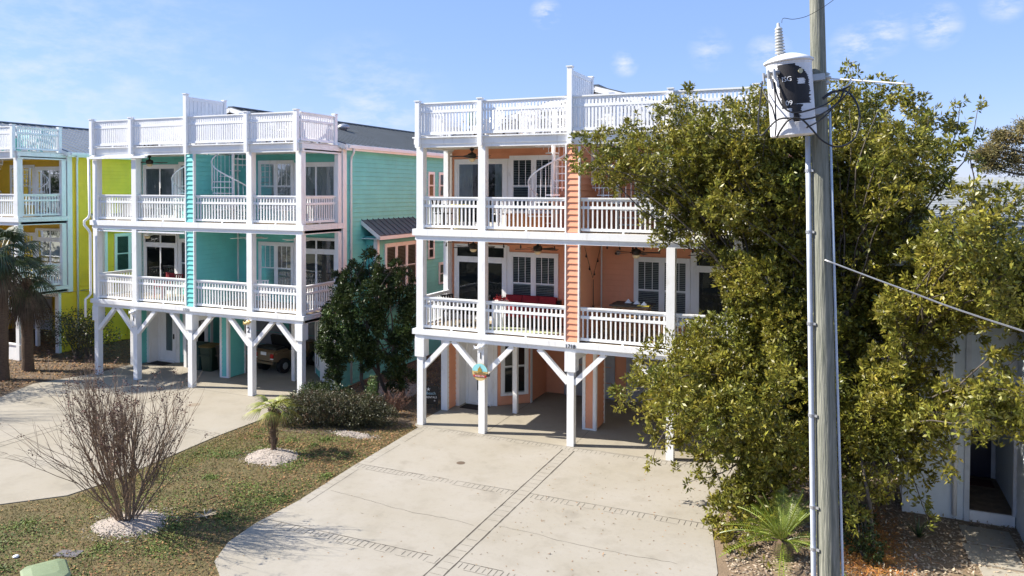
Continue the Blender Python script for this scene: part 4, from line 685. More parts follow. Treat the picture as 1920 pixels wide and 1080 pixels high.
for b, t in (((-3.0, 1.7, 0), (-2.9, 1.2, 1.8)), ((-2.5, 2.1, 0), (-3.2, 1.1, 1.9)), ((-1.9, 2.0, 0), (-1.9, 1.4, 2.0)), ((-2.9, 1.9, 0), (-2.5, 1.4, 2.2))):
    top = limb(m, b, t, .07, .05, .1, 7, 7, rr)[-1]
    for c in SC:
        if abs(c[0]-t[0]) < 1.1 and rr.random() < .6: limb(m, top, c[:3], .03, .01, .12, 5, 5, rr)
m.build('trunk', BARK, sh, smooth=True)
p1, d1 = rosettes(SC, 2300, 8, .45); leaf_mesh('crown', p1, .11, .042, LEAFD, sh, dirs=d1)
leaf_mesh('fresh_leaves', clump_points([(-3.6, .7, 3.0, .35), (-3.2, .6, 2.6, .3), (-2.6, .7, 3.1, .3), (-1.5, 1.2, 2.6, .25), (-3.9, .6, 2.4, .25), (-3.5, .7, 1.9, .25)], 900, 8, .06, .3), .09, .04, LEAFG, sh)

# hedge and low plants
hd = thing('hedge', 'low clipped hedge of small green and bronze leaves at the lawn head', 'hedge', (0, 0, 0))
HC = [(-3.75+.40*i, -1.55+.13*i+.06*math.sin(i*2), .26+.24*math.sin(.5+i*.5), .46, .32+.14*math.sin(.5+i*.5)) for i in range(6)]+[(-3.4+.45*i, -1.0+.1*i, .52, .48, .42) for i in range(5)]
leaf_mesh('foliage', clump_points(HC, 3600, 8, .04, .5), .045, .028, LEAFH, hd); leaf_mesh('bronze_tips', clump_points([(c[0], c[1]-.02, c[2]+.03, c[3]*1.02, c[4]*1.02) for c in HC[::2]], 900, 6, .03, .8), .05, .018, LEAFB, hd)
m = MB(); rr = random.Random(2)
for c in HC:
    for _ in range(6): limb(m, (c[0], c[1], 0), (c[0]+rr.uniform(-.3, .3), c[1]+rr.uniform(-.3, .3), .65), .012, .005, .1, 4, 3, rr)
m.build('stems', BARK, hd)
h2 = thing('round_bush', 'rounded grey-green bush at the right end of the hedge by the coral house post', 'bush', (0, 0, 0))
leaf_mesh('foliage', clump_points([(-1.35, -.65, .36, .45, .40), (-.95, -.55, .3, .40, .36), (-1.45, -.3, .38, .4, .38)], 3800, 8, .04, .5), .045, .03, LEAFH, h2)
m = MB()
for _ in range(14): limb(m, (-1.2, -.3, 0), (-1.2+rr.uniform(-.4, .4), -.3+rr.uniform(-.3, .3), .6), .01, .004, .1, 4, 3, rr)
m.build('stems', BARK, h2)
h3 = thing('young_shrub', 'small upright bright green shrub behind the hedge', 'shrub', (0, 0, 0))
leaf_mesh('foliage', clump_points([(-2.0, .35, .55, .2, .35), (-1.95, .35, .95, .13, .25), (-2.12, .3, .3, .22, .2)], 7000, 6, .04, .1), .06, .028, LEAFG, h3); m = MB(); limb(m, (-2, .35, 0), (-1.96, .35, 1.1), .015, .006, .02, 5, 4, rr); m.build('stem', BARK, h3)
h4 = thing('dry_bush', 'brown twiggy bush with bare tips right of the young green shrub', 'bush', (0, 0, 0)); m = MB()
for _ in range(70): t = rr.uniform(0, 6.28); e = rr.uniform(.2, .6); limb(m, (-1.3, .55, 0), (-1.3+e*math.cos(t), .55+e*math.sin(t), rr.uniform(.4, .85)), .008, .003, .12, 4, 4, rr)
m.build('stems', mat('reddish twigs', (.22, .11, .07), .8), h4); leaf_mesh('leaves', clump_points([(-1.3, .55, .5, .45, .3)], 900, 6, .05, .2), .05, .02, LEAFB, h4)
h5 = thing('low_shrub', 'low dark leafy shrub at the foot of the teal house corner post', 'shrub', (0, 0, 0)); leaf_mesh('foliage', clump_points([(-4.1, .1, .45, .42, .4), (-3.6, .2, .5, .45, .4), (-3.1, .3, .4, .4, .35), (-4.45, -.3, .3, .28, .26)], 2600, 8, .05, .3), .07, .035, LEAFD, h5)
m = MB()
for _ in range(14): limb(m, (-3.8, .15, 0), (-3.8+rr.uniform(-.7, .7), .15+rr.uniform(-.3, .3), .7), .012, .005, .1, 4, 3, rr)
m.build('stems', BARK, h5)
h7 = thing('dark_shrub', 'low dark green shrub on the ground just right of the utility pole base', 'shrub', (0, 0, 0)); q1, e1 = rosettes([(11.969999999999999, -3.8, .3, .38), (11.860000000000001, -2.99, .35, .36)], 1500, 8, .3); leaf_mesh('foliage', q1, .09, .035, LEAFD, h7, dirs=e1); m = MB()
for _ in range(10): limb(m, (11.969999999999999, -3.8, 0), (11.860000000000001, -2.99, .6), .012, .005, .3, 4, 3, rr)
m.build('stems', BARK, h7)
def blades(m, c, n, L, wd, spread=1.0, droop=.5, zmin=.3, r=random):
    for _ in range(n):
        t = r.uniform(0, 6.283); el = r.uniform(zmin, 1.35); l = L*r.uniform(.7, 1.1); pr = None; d = Vector((math.cos(t)*math.cos(el)*spread, math.sin(t)*math.cos(el)*spread, math.sin(el))); sd = Vector((-math.sin(t), math.cos(t), 0)); p = Vector(c)
        vs = []; K = 5
        for i in range(K+1):
            s_ = i/K; w_ = wd*(1-s_)**.6+.002; q = p+d*l*s_+Vector((0, 0, -1))*droop*l*s_*s_; vs += [tuple(q-sd*w_/2), tuple(q+sd*w_/2)]
        m.add(vs, [(2*i, 2*i+1, 2*i+3, 2*i+2) for i in range(K)])
lg = MB(); blades(lg, (-4.35, -.25, .1), 34, 1.0, .035, 1, .25, .7, random.Random(5)); tag(lg.build('spiky_plant', LEAFG), 'tall strappy spiky plant beside the teal house right corner post', 'plant')
h6 = thing('crotched_bush', 'large dull green bush against the yellow house behind the brown palm', 'bush', (0, 0, 0)); leaf_mesh('foliage', clump_points([(-18.3, 2.0, 1.2, .8, .8), (-17.5, 2.0, 1.4, .8, .75), (-16.8, 2.1, 1.3, .75, .7), (-16.3, 2.2, .9, .6, .6), (-18.9, 2, 1.2, .7, .7), (-17.6, 2.3, .7, .7, .6)], 420, 9, .09, .3), .10, .045, LEAFH, h6)
h6.name = 'large_bush'
m = MB()
for _ in range(24): limb(m, (-17.4+rr.uniform(-.6, .6), 2.1, 0), (-17.5+rr.uniform(-1.4, 1.2), 2.1, 1.6), .02, .006, .1, 4, 4, rr)
m.build('stems', BARK, h6)

# ------------------------------------------------------------ bare crape myrtle
def myrtle(loc, H_, seed, label, scale=1.0, pods=True):
    t = thing('crape_myrtle', label, 'shrub', loc); r = random.Random(seed); m = MB(); tips = []
    def grow(p, d, L, rad, lev):
        seg = 5; pts = [p]; q = p
        for i in range(seg):
            d = (d+Vector((r.uniform(-1, 1), r.uniform(-1, 1), r.uniform(-.5, .9)))*.16).normalized(); q = q+d*L/seg; pts.append(q)
        m.tube(pts, [rad*(1-.55*i/seg) for i in range(seg+1)], 6 if lev < 2 else 4, lev > 1)
        if lev >= 3: tips.append(pts[-1]); return
        n = [4, 4, 3][lev]
        for j in range(n):
            s_ = r.uniform(.35, 1); k = min(seg, max(1, int(s_*seg))); dd = (d+Vector((r.uniform(-1, 1), r.uniform(-1, 1), r.uniform(-.2, .6)))*[.45, .5, .6][lev]).normalized()
            grow(pts[k], dd, L*r.uniform(.5, .85), rad*.5, lev+1)
        grow(pts[-1], d, L*.6, rad*.45, lev+1)
    for i in range(22):
        a = i*2.4+r.uniform(-.4, .4); up_ = i < 11; tl = (r.uniform(.04, .34) if up_ else r.uniform(.4, .95))*scale; d = Vector((math.cos(a)*tl, math.sin(a)*tl, 1)).normalized()
        grow(Vector((math.cos(a)*.12, math.sin(a)*.12, -.05)), d, H_*(r.uniform(.40, .50) if up_ else r.uniform(.38, .58)), r.uniform(.026, .042) if up_ else r.uniform(.014, .022), 0 if up_ and i % 3 else 1)
    m.build('stems', BARKM, t, smooth=True)
    if pods:
        P = np.array([tuple(p) for p in tips]); P = P[np.random.default_rng(seed).uniform(size=len(P)) < .22]
        pp = (P[:, None]+np.random.default_rng(seed).normal(size=(len(P), 12, 3))*.04).reshape(-1, 3)
        leaf_mesh('seed_heads', pp, .038, .03, mat('brown seed heads', (.13, .065, .045), .8, island=.4), t)
    return t
myrtle((-2.35, -8.3, 0), 3.5, 3, 'bare many-stemmed crape myrtle with brown seed heads at the front of the lawn')
myrtle((-17.2, -7.0, 0), 5.4, 8, 'tall bare tree standing outside the left edge whose shadow falls on the tan driveway', 1.2, False)

def off_tree(loc, h, seed, label):
    t = thing('evergreen_tree', label, 'tree', loc); r = random.Random(seed); m = MB(); top = limb(m, (0, 0, 0), (.2, 0, h*.55), .16, .1, .05, 7, 5, r)[-1]
    CC = [(r.uniform(-1.5, 1.5), r.uniform(-1.2, 1.2), h*.7+r.uniform(-1.2, 1.4), r.uniform(.5, .9)) for _ in range(13)]
    for c in CC: limb(m, top, c[:3], .05, .015, .1, 5, 4, r)
    m.build('trunk', BARK, t); leaf_mesh('crown', clump_points(CC, 260, 9, .1, .3), .11, .05, LEAFO, t)
off_tree((-19.8, -4.4, 0), 5.4, 4, 'leafy tree outside the left edge that shades the left end of the tan driveway')
# ------------------------------------------------------------ palms
def fan_leaf(m, c, az, el, pet, L, n=20, droop=.35, r=random, spread=2.2, wd=.035):
    d = Vector((math.cos(az)*math.cos(el), math.sin(az)*math.cos(el), math.sin(el))); c = Vector(c); e = c+d*pet+Vector((0, 0, -.12*pet)); m.tube([c, c.lerp(e, .5)+Vector((0, 0, .03)), e], [.014, .011, .008], 5)
    sd = Vector((-math.sin(az), math.cos(az), 0)); up = d.cross(sd)*-1
    for i in range(n):
        t = (i/(n-1)-.5)*spread*1.35; dd = (d*math.cos(t)+sd*math.sin(t)).normalized(); l = L*(1-.28*abs(t)/1.5)*r.uniform(.9, 1.05); s2 = dd.cross(up).normalized(); vs = []; K = 4
        for k in range(K+1):
            s_ = k/K; w_ = wd*(.5+1.2*s_ if s_ < .4 else (1-s_)*1.6)+.002; q = e+dd*l*s_+Vector((0, 0, -1))*droop*l*s_*s_+up*(.04*l*(i % 2)*0); vs += [tuple(q-s2*w_/2), tuple(q+s2*w_/2+up*.006)]
        m.add(vs, [(2*k, 2*k+1, 2*k+3, 2*k+2) for k in range(K)])
sp = thing('windmill_palm', 'small windmill palm with a shaggy trunk on the white shell mound', 'palm', (-2.35, -3.75, .04)); r = random.Random(9)
m = MB(); K = 12; pts = [(0, 0, i*.09) for i in range(K)]; m.tube([(.01*math.sin(i), .01*math.cos(i*2), i*.108) for i in range(K)], [.11, .075]+[.07+.015*(i % 2)+.03*i/K for i in range(K-2)], 12)
for _ in range(240):
    a = r.uniform(0, 6.28); z = r.uniform(.15, 1.18); rr_ = .08+.03*z; p = Vector((rr_*math.cos(a), rr_*math.sin(a), z)); m.bar(tuple(p), tuple(p+Vector((math.cos(a)*.04, math.sin(a)*.04, .05))), .012, .006)
m.build('trunk', PBARK, sp); m = MB()
for i in range(15): fan_leaf(m, (0, 0, 1.2), i*2.4+r.uniform(-.3, .3), r.uniform(-.15, 1.0), r.uniform(.22, .34), .55, 15, .5, r, 1.6, .02)
m.build('crown', PALMY, sp); m = MB()
for i in range(6): fan_leaf(m, (0, 0, 1.15), i*1.1, -.5, .16, .32, 10, .8, r, 1.4, .025)
m.build('dead_fronds', mat('yellowed fronds', (.30, .22, .06), .7, .3, 4, island=.3), sp)
def sabal(loc, h, n, L, seed, label, trunk_r=.19, skirt=16, lean=(0, 0)):
    t = thing('sabal_palm', label, 'palm', loc); r = random.Random(seed); m = MB()
    m.tube([(lean[0]*i/8, lean[1]*i/8, h*i/8) for i in range(9)], [trunk_r*1.2]+[trunk_r*(1+.06*(i % 2)) for i in range(7)]+[trunk_r*.8], 14); m.build('trunk', PBARK, t)
    m = MB(); c = (lean[0], lean[1], h)
    for i in range(n): fan_leaf(m, c, i*2.4+r.uniform(-.3, .3), r.uniform(-.55, 1.25), r.uniform(.45, .75)*L, L*.85, 26, .75, r, 2.3, .05)
    m.build('crown', PALM, t); m = MB()
    for i in range(skirt): fan_leaf(m, (c[0], c[1], c[2]-.15), i*2.4+r.uniform(-.4, .4), r.uniform(-1.3, -.7), r.uniform(.3, .5)*L, L*.7, 18, .9, r, 1.7, .035)
    m.build('dead_fronds', DEADP, t); return t
sabal((-16.95, -1.55, 0), 4.7, 34, 1.3, 1, 'tall dark green palm cut off by the left edge of the picture', .22, 14)
sabal((-17.5, -.2, 0), 3.6, 15, 1.1, 2, 'shorter palm with a grey-brown skirt of dead fronds before the yellow house', .2, 44)
cy = thing('sago_palm', 'green sago palm on the ground left of the utility pole base', 'palm', (10.55, -4.35, 0)); r = random.Random(6)
m = MB(); m.lathe((0, 0, 0), [(.16, 0), (.2, .15), (.15, .3), (.02, .36)], 12); m.build('trunk', PBARK, cy); m = MB()
for i in range(46):
    a = i*2.4; el = r.uniform(.15, 1.25); L = r.uniform(1.05, 1.4); d = Vector((math.cos(a)*math.cos(el), math.sin(a)*math.cos(el), math.sin(el))); p0 = Vector((0, 0, .3)); P = [p0+d*L*s_+Vector((0, 0, -1))*.45*L*s_*s_*math.cos(el) for s_ in [k/26 for k in range(27)]]
    m.tube(P[::4]+[P[-1]], .008, 4)
    sd = Vector((-math.sin(a), math.cos(a), 0))
    for k in range(4, 26):
        l = .17*math.sin(math.pi*min(1, (k+3)/30))+.02; dd = (P[k]-P[k-1]).normalized()
        for s_ in (-1, 1): q = P[k]; e = q+(sd*s_+dd*.55+Vector((0, 0, .25)))*l; m.add([tuple(q-dd*.006), tuple(q+dd*.006), tuple(e)], [(0,1,2)])
m.build('crown', mat('sago fronds', (.19, .25, .03), .4, .2, 3, island=.2, spec=.5), cy)
ys = thing('yucca', 'small spiky yucca on the leaf litter near the pale blue house steps', 'plant', (13.0, -2.6, 0)); m = MB(); blades(m, (0, 0, .1), 40, .5, .03, 1, .1, .2, random.Random(3)); m.build('blades', PALM, ys)
yt = MB(); blades(yt, (13.75, -4.2, 0), 60, .35, .012, 1, .3, .4, random.Random(8)); tag(yt.build('grass_tuft', LEAFG), 'green grass tuft beside the stone path at the lower right', 'grass tuft')
sap = thing('sapling', 'thin bare-stemmed young tree standing in the orange pine straw', 'tree', (0, 0, 0)); m = MB(); m.tube([(12.15, -3.5, 0), (12.1, -3.3, .8), (11.95, -3.1, 1.6), (11.8, -2.9, 2.6)], [.04, .035, .03, .015], 7); m.build('trunk', BARK, sap, smooth=True)
leaf_mesh('crown', clump_points([(12.4, -3.3, 1.5, .5, .5), (11.7, -3.0, 1.3, .5, .4), (12.0, -3.0, 2.3, .6, .5)], 380, 9, .08, .2), .09, .04, LEAFO, sap)

# ------------------------------------------------------------ trees across the street (seen mirrored in the window panes)
r = random.Random(21)
for i, (x, y, h) in enumerate([(-76, -36, 12), (-67, -38, 13), (-58, -36, 12), (-49, -37, 13), (-40, -35, 12), (-31, -36, 11), (-22, -34, 11), (-13, -36, 12), (-4, -35, 10.5), (5, -37, 12)]):
    t = thing('street_tree', ['westernmost tree of the row across the road','second tree from the west across the road','third tree from the west across the road','fourth tree from the west across the road','fifth tree from the west across the road','sixth tree from the west across the road','fourth tree from the east across the road','third tree from the east across the road','second tree from the east across the road','easternmost tree of the row across the road'][i], 'tree', (x, y, 0), group='trees across the road'); m = MB()
    top = limb(m, (0, 0, 0), (0, 0, h*.5), .25, .15, .04, 7, 5, r)[-1]; CC = [(r.uniform(-4, 4), r.uniform(-1.5, 1.5), h*.5+r.uniform(-4, 4), r.uniform(1.4, 2.2)) for _ in range(16)]
    for c in CC: limb(m, top, c[:3], .06, .02, .1, 5, 4, r)
    m.build('trunk', BARK, t); leaf_mesh('crown', clump_points(CC, 0, 6, .2, .3, k=480), .42, .2, LEAFD, t)
# far pine at upper right
pt = thing('pine_tree', 'distant pine with clumped brownish green needles at the right edge', 'tree', (0, 0, 0)); m = MB(); r = random.Random(5)
m.tube([(22.6, 33.9, 0), (22.4, 33.7, 8), (22.2, 33.6, 11)], [.35, .25, .1], 8)
PC = [(19.2, 32.7, 9.4, 0.82, 0.45), (19.7, 32.9, 9.7, 0.76, 0.42), (20.4, 33.3, 10.2, 0.76, 0.42), (21.1, 33.5, 10.6, 0.82, 0.45), (20.2, 33.1, 9.0, 0.94, 0.52), (20.9, 33.4, 8.6, 1.07, 0.59), (19.4, 32.8, 8.6, 0.63, 0.35), (21.4, 33.6, 9.4, 1.07, 0.59), (21.5, 33.7, 11.0, 0.76, 0.42), (19.0, 32.6, 9.2, 0.38, 0.21), (19.9, 33.0, 10.4, 0.38, 0.21)]
for c in PC: limb(m, (22.4, 33.7, c[2]-.7), c[:3], .09, .04, .08, 5, 4, r)
m.build('trunk', BARK, pt); leaf_mesh('crown', clump_points(PC, 0, 9, .13, .2, k=700), .26, .06, mat('pine needles', (.24, .18, .06), .6, .3, 1, col2=(.13, .13, .04), island=.4, trans=.2), pt)

# ------------------------------------------------------------ pale blue house at the right edge
rh = thing('pale_blue_house', 'pale blue-grey house with a navy door and grey shingle roof behind the oak, right edge', 'house', (0, 0, 0))
m = MB(); m.box(12.85, 14.05, -1.0, 14, -.05, 5.75); m.box(14.94, 24, -6.0, 14, -.05, 5.75); m.box(14.0, 15, 1.32, 14, -.05, 5.75); m.box(14.04, 14.95, -.95, 1.33, 3.0, 5.7)
siding(m, frame((0, -1.0), (1, 0), (0, -1)), 12.85, 14.05, .1, 5.75, .2); siding(m, frame((14.94, 0), (0, 1), (-1, 0)), -6.0, 1.32, .25, 3.0, .2); siding(m, frame((14.94, 0), (0, 1), (-1, 0)), -6.0, -1.0, 3.0, 5.75, .2)
siding(m, frame((0, 1.32), (1, 0), (0, -1)), 14.05, 14.94, .25, 3.0, .2); siding(m, frame((0, -.95), (1, 0), (0, -1)), 14.05, 14.94, 3.0, 5.7, .2); siding(m, frame((12.85, 0), (0, 1), (-1, 0)), -1, 10, .1, 5.75, .2)
m.build('wall', WSIDE, rh)
m = MB(); m.box(13.98, 14.08, -1.06, -.94, 0, 5.7); m.box(12.8, 12.95, -1.05, -.95, 0, 5.7); m.box(14.05, 14.17, 1.24, 1.30, .25, 2.5); m.box(14.82, 14.91, 1.24, 1.30, .25, 2.5); m.box(14.05, 14.9, 1.24, 1.30, 2.38, 2.5); m.box(14.86, 14.925, -1.1, -.98, .25, 3.0); m.build('trim', mat('grey white trim', (.56, .60, .64), .6), rh)
m = MB(); m.tube([(13.75, -1.12, 5.6), (13.72, -1.1, 3.2), (13.80, -1.1, 2.9), (13.80, -1.1, .1)], .045, 8); m.build('downspout', WHITE, rh, smooth=True)
NAVY = mat('navy door paint', (.012, .018, .05), .35, .1); m = MB(); m.box(14.17, 14.82, 1.25, 1.285, .25, 2.38); m.box(14.24, 14.75, 1.235, 1.25, .35, 1.1); d = m.build('door', NAVY, rh)
m = MB(); m.box(14.26, 14.73, 1.228, 1.24, 1.35, 2.2); m.build('pane', mat('lit green door glass', (.22, .30, .25), .15, .3), d); m = MB(); m.box(14.75, 14.79, 1.2, 1.25, 1.15, 1.3); m.build('handle', STEEL, d)  # opaque pane in a mottled pale green
window(rh, frame((0, -1.0), (1, 0), (0, -1)), 13.25, 13.6, 2.2, 3.3, 1, 'none', .07, 1); window(rh, frame((14.94, 0), (0, 1), (-1, 0)), -3.2, -2.2, 3.5, 4.9, 1, 'blind', .08)
m = MB()
for k in range(9): m.box(14.09, 14.92, -.95+k*.25, -.95+k*.25+.235, .18, .24)
m.box(14.09, 14.92, -.97, 1.25, -.02, .18); m.build('porch_deck', mat('weathered boards', (.20, .14, .09), .8, .25, 5), rh)
m = MB(); m.box(14.09, 14.92, -1.01, -.97, -.02, .23); m.build('trim', WHITE, rh)
m = MB(); m.box(14.25, 14.8, .6, 1.05, .245, .262); tag(m.build('doormat', mat('red brown mat', (.10, .03, .02), .95)), 'red-brown doormat on the boards before the navy door', 'doormat')
m = MB(); y0, y1 = -1.5, 7.5
m.add([(12.4, -1.5, 5.55), (24.5, -1.5, 5.55), (24.5, 6.5, 7.2), (12.4, 6.5, 7.2), (12.4, -1.5, 5.7), (24.5, -1.5, 5.7), (24.5, 6.5, 7.35), (12.4, 6.5, 7.35)], [(3,2,1,0), (4,5,6,7), (0,1,5,4), (1,2,6,5), (3,0,4,7)])
m.add([(12.4, 6.5, 7.2), (24.5, 6.5, 7.2), (24.5, 14.5, 5.55), (12.4, 14.5, 5.55), (12.4, 6.5, 7.35), (24.5, 6.5, 7.35), (24.5, 14.5, 5.7), (12.4, 14.5, 5.7)], [(3,2,1,0), (4,5,6,7), (1,2,6,5), (2,3,7,6), (3,0,4,7)])
for k in range(38): t = k/38; m.box(12.4, 24.5, -1.5+8*t, -1.5+8*t+.012, 5.70+1.65*t, 5.722+1.65*t)
rfo = m.build('roof', SHING, rh); m = MB(); m.lathe((16.2, 3.0, 6.55), [(.06, 0), (.06, .6)], 10); m.build('vent_pipe', WHITE, rfo)
m = MB(); m.box(12.4, 24.5, -1.56, -1.5, 5.45, 5.71); m.bar((12.37, -1.5, 5.6), (12.37, 6.5, 7.25), .04, .22); m.bar((12.37, 14.5, 5.6), (12.37, 6.5, 7.25), .04, .22); m.build('fascia', WHITE, rh)
m = MB(); m.add([(12.86, -1, 5.74), (12.86, 14, 5.74), (12.86, 6.5, 7.15)], [(0,1,2)]); m.build('gable', WSIDE, rh)
m = MB()
for k, (x0, x1) in enumerate([(13.85, 14.75), (13.8, 14.7), (13.95, 14.8), (13.85, 14.75)]): m.prism([(x0, -1.35-k*.95), (x1, -1.35-k*.95), (x1+.03, -2.2-k*.95), (x0+.05, -2.2-k*.95)], -.05, .02)
tag(m.build('path', CONC), kind='structure')
# far blue gabled house
bh = thing('blue_gable_house', 'bright blue gabled house glimpsed far behind through a gap in the oak', 'house', (0, 0, 0)); BL = mat('bright blue siding', (.10, .42, .55), .6)
m = MB(); m.box(12.5, 17.6, 27, 38, 0, 6.3); m.add([(12.5, 27, 6.3), (17.6, 27, 6.3), (15.05, 27, 7.9)], [(0,1,2)]); siding(m, frame((0, 27), (1, 0), (0, -1)), 12.5, 17.6, .1, 6.3, .2); m.build('wall', BL, bh)
m = MB(); m.bar((12.2, 27, 6.2), (15.05, 27, 8.0), .35, .12); m.bar((17.9, 27, 6.2), (15.05, 27, 8.0), .35, .12)
for s_, xe in ((-1, 12.1), (1, 18.0)): m.add([(xe, 26.8, 6.15), (15.05, 26.8, 8.02), (15.05, 38.2, 8.02), (xe, 38.2, 6.15)], [(0,1,2,3)])
m.build('roof', mat('white metal roof', (.72, .74, .76), .5), bh)
window(bh, frame((0, 27), (1, 0), (0, -1)), 14.4, 15.7, 3.6, 5.2, 2, 'blind')
# more roofs beyond
nb = thing('grey_roof_house', 'low house with a pale grey roof far behind the blue gabled house', 'house', (0, 0, 0)); m = MB(); m.box(18.5, 30, 44, 56, 0, 5.6); m.build('wall', WSIDE, nb); m = MB()
m.add([(18, 43.5, 5.5), (30.5, 43.5, 5.5), (30.5, 50, 8.3), (18, 50, 8.3), (18, 56.5, 5.5), (30.5, 56.5, 5.5)], [(0,1,2,3), (3,2,5,4), (0,3,4)]); m.build('roof', SHING, nb)
window(nb, frame((0, 44), (1, 0), (0, -1)), 20, 21.5, 2.5, 4, 2, 'blind')

# ------------------------------------------------------------ utility pole with transformer
WOODP = mat('weathered pole wood', (.31, .305, .25), .9, .35, 5, bump=1.0, bscale=9, stretch=(7, 7, .35), col2=(.105, .115, .085))
up = thing('utility_pole', 'weathered wooden utility pole standing in front of the oak', 'pole', (11.49, -9.05, 0))
m = MB(); K = 16; m.tube([(-.030*z, .0065*z, z) for z in [i*.75-.2 for i in range(K+1)]], [.158-.0051*i for i in range(K+1)], 20); m.build('pole_shaft', WOODP, up, smooth=True)
def onp(z, a, rr_):  # point on pole surface at angle a (0 = world +x)
    return Vector((-.030*z+rr_*math.cos(a), .0065*z+rr_*math.sin(a), z))
la = math.radians(203); ra = math.radians(352)
m = MB(); m.tube([onp(z, la, .166-.0072*z+.045) for z in (.1, 2, 4, 6, 7.75)], .034, 10); cd = m.build('conduit', mat('dull grey conduit', (.52, .56, .62), .45), up, smooth=True)
for z in (2.35, 2.9, 4.1, 5.3, 6.5, 7.3): m = MB(); p = onp(z, la, .166-.0072*z+.045); m.tube([p-Vector((0, 0, .02)), p+Vector((0, 0, .02))], .043, 10); q = onp(z, la+.45, .166-.0072*z+.006); m.bar(tuple(p), tuple(q), .02, .03); m.build('strap', STEEL, up)
m = MB(); m.tube([onp(z, ra, .166-.0072*z+.02) for z in (.1, 2, 4, 6, 8.15)], .016, 8); m.build('ground_rod_cover', mat('pale blue grey conduit', (.55, .62, .70), .4), up, smooth=True)
# transformer: a tank hung beside the pole
T = thing('transformer', 'white cylindrical transformer with a peeling black patch hung high on the utility pole', 'transformer', (10.955, -9.33, 7.74)); T.rotation_euler = (math.radians(1.5), math.radians(-4.2), 0)
TW = mat('chalky white tank paint', (.74, .74, .75), .5, .1, 4, bump=.15); m = MB(); m.lathe((0, 0, 0), [(.262, 0), (.281, .01), (.281, .16), (.276, .165), (.276, .90), (.281, .91), (.281, .95)], 40); m.build('tank', TW, T, smooth=False)
m = MB(); m.lathe((0, 0, 0), [(.299, .935), (.308, .945), (.303, .965), (.22, 1.01), (.12, 1.045), (.05, 1.06), (.01, 1.062)], 36); m.build('lid', TW, T, smooth=True)
m = MB(); bx, by_ = -.09, -.04; prof = [(.035, 1.03)]
for k in range(9): z = 1.07+k*.038; w_ = .068-.0022*k; prof += [(.038, z-.012), (w_, z), (w_-.004, z+.010), (.038, z+.018)]
prof += [(.02, 1.41), (.018, 1.45), (.006, 1.46)]; m.lathe((bx, by_, 0), prof, 18); m.build('bushing', PORC, T, smooth=True)
# peeled patch wraps the front of the tank
m = MB(); rr = random.Random(3); ac = math.radians(-78)
NV = 90; vs = []
def ext(t):  # left / right extents (angle) at height fraction
    z = .10+t*.82
    L_ = -.40 if z > .45 else -.36 if z > .3 else -.10 + 0
    R_ = .42+.10*math.sin(t*3) if z > .35 else .20 if z > .26 else .16
    if z < .24: L_, R_ = -.06, .14
    if z > .72: R_ *= max(.25, 1-((z-.72)/.17)**2*.7); L_ = -.42
    return L_+rr.uniform(-.02, .02), R_+rr.uniform(-.07, .03)
rows = []
for i in range(NV+1):
    t = i/NV; z = .16+t*.73; a, b = ext(t); rows.append((z, a, b))
base_i = 0; C_ = 12
for z, a, b in rows:
    for j in range(C_+1): an = ac+(a+(b-a)*j/C_)*1.6; vs.append((.2782*math.cos(an), .2782*math.sin(an), z))
fs = [(i*(C_+1)+j, i*(C_+1)+j+1, (i+1)*(C_+1)+j+1, (i+1)*(C_+1)+j) for i in range(NV) for j in range(C_) if not (7 <= j <= 9 and 58 <= i <= 66)]
m.add(vs, fs); m.build('peeled_patch', mat('black primer', (.012, .010, .012), .6, .3, 12), T)
for s_, z, a_ in (('ISG', .70, -.30), ('09', .40, -.28)):
    an = ac+a_*1.6+.2; me = text_mesh(s_, .085, .001); me.materials.clear(); me.materials.append(TW); o = link('marking', me, T, (.281*math.cos(an), .281*math.sin(an), z)); o.rotation_euler = (math.pi/2, 0, an+math.pi/2)
m = MB(); a = ac+.34; m.lathe((0, 0, 0), [(.001, 0), (.03, .004), (.034, -.01)], 12, W=lambda x, y, z: (math.cos(a)*(.281+z)-math.sin(a)*x, math.sin(a)*(.281+z)+math.cos(a)*x, .79+y)); m.build('gauge', mat('yellowed lens', (.55, .5, .3), .3), T)
m = MB()
for da, z in ((-.66, .80), (-.9, .80), (-1.15, .78)):
    m = MB(); a = ac+da; p = Vector((math.cos(a)*.275, math.sin(a)*.275, z)); q = p+Vector((math.cos(a), math.sin(a), 0))*.09; m.tube([p, q], [.035, .022], 8); m.tube([q+Vector((0, 0, .04)), q-Vector((0, 0, .07))], .018, 6); m.build('terminal', STEEL, T)
for z in (.25, .68): m = MB(); m.box(.18, .42, .05, .20, z, z+.08); m.build('bracket', STEEL, T)
# spool insulator on the pole's right side
m = MB(); ins = (11.33, -8.98, 8.50); m.lathe(ins, [(.02, -.08), (.05, -.075), (.055, -.05), (.03, -.03), (.03, -.01), (.06, 0), (.06, .025), (.03, .04), (.05, .06), (.02, .08)], 14); o = m.build('insulator', PORC, None, smooth=True); o.parent = up; o.matrix_parent_inverse = Matrix.Translation((-11.49, 9.05, 0))
def cable(name, pts, rad, m_, label, cat='cable', group=None, k=6):
    P = [Vector(p) for p in pts]; out = []
    for i in range(len(P)-1):
        p0 = P[max(i-1, 0)]; p1 = P[i]; p2 = P[i+1]; p3 = P[min(i+2, len(P)-1)]
        for j in range(6):
            t = j/6; out.append(.5*((2*p1)+(p2-p0)*t+(2*p0-5*p1+4*p2-p3)*t*t+(3*p1-p0-3*p2+p3)*t**3))
    out.append(P[-1]); b = MB(); b.tube(out, rad, k); return tag(b.build(name, m_, smooth=True), label, cat, group)
G = 'black cables looped round the transformer'
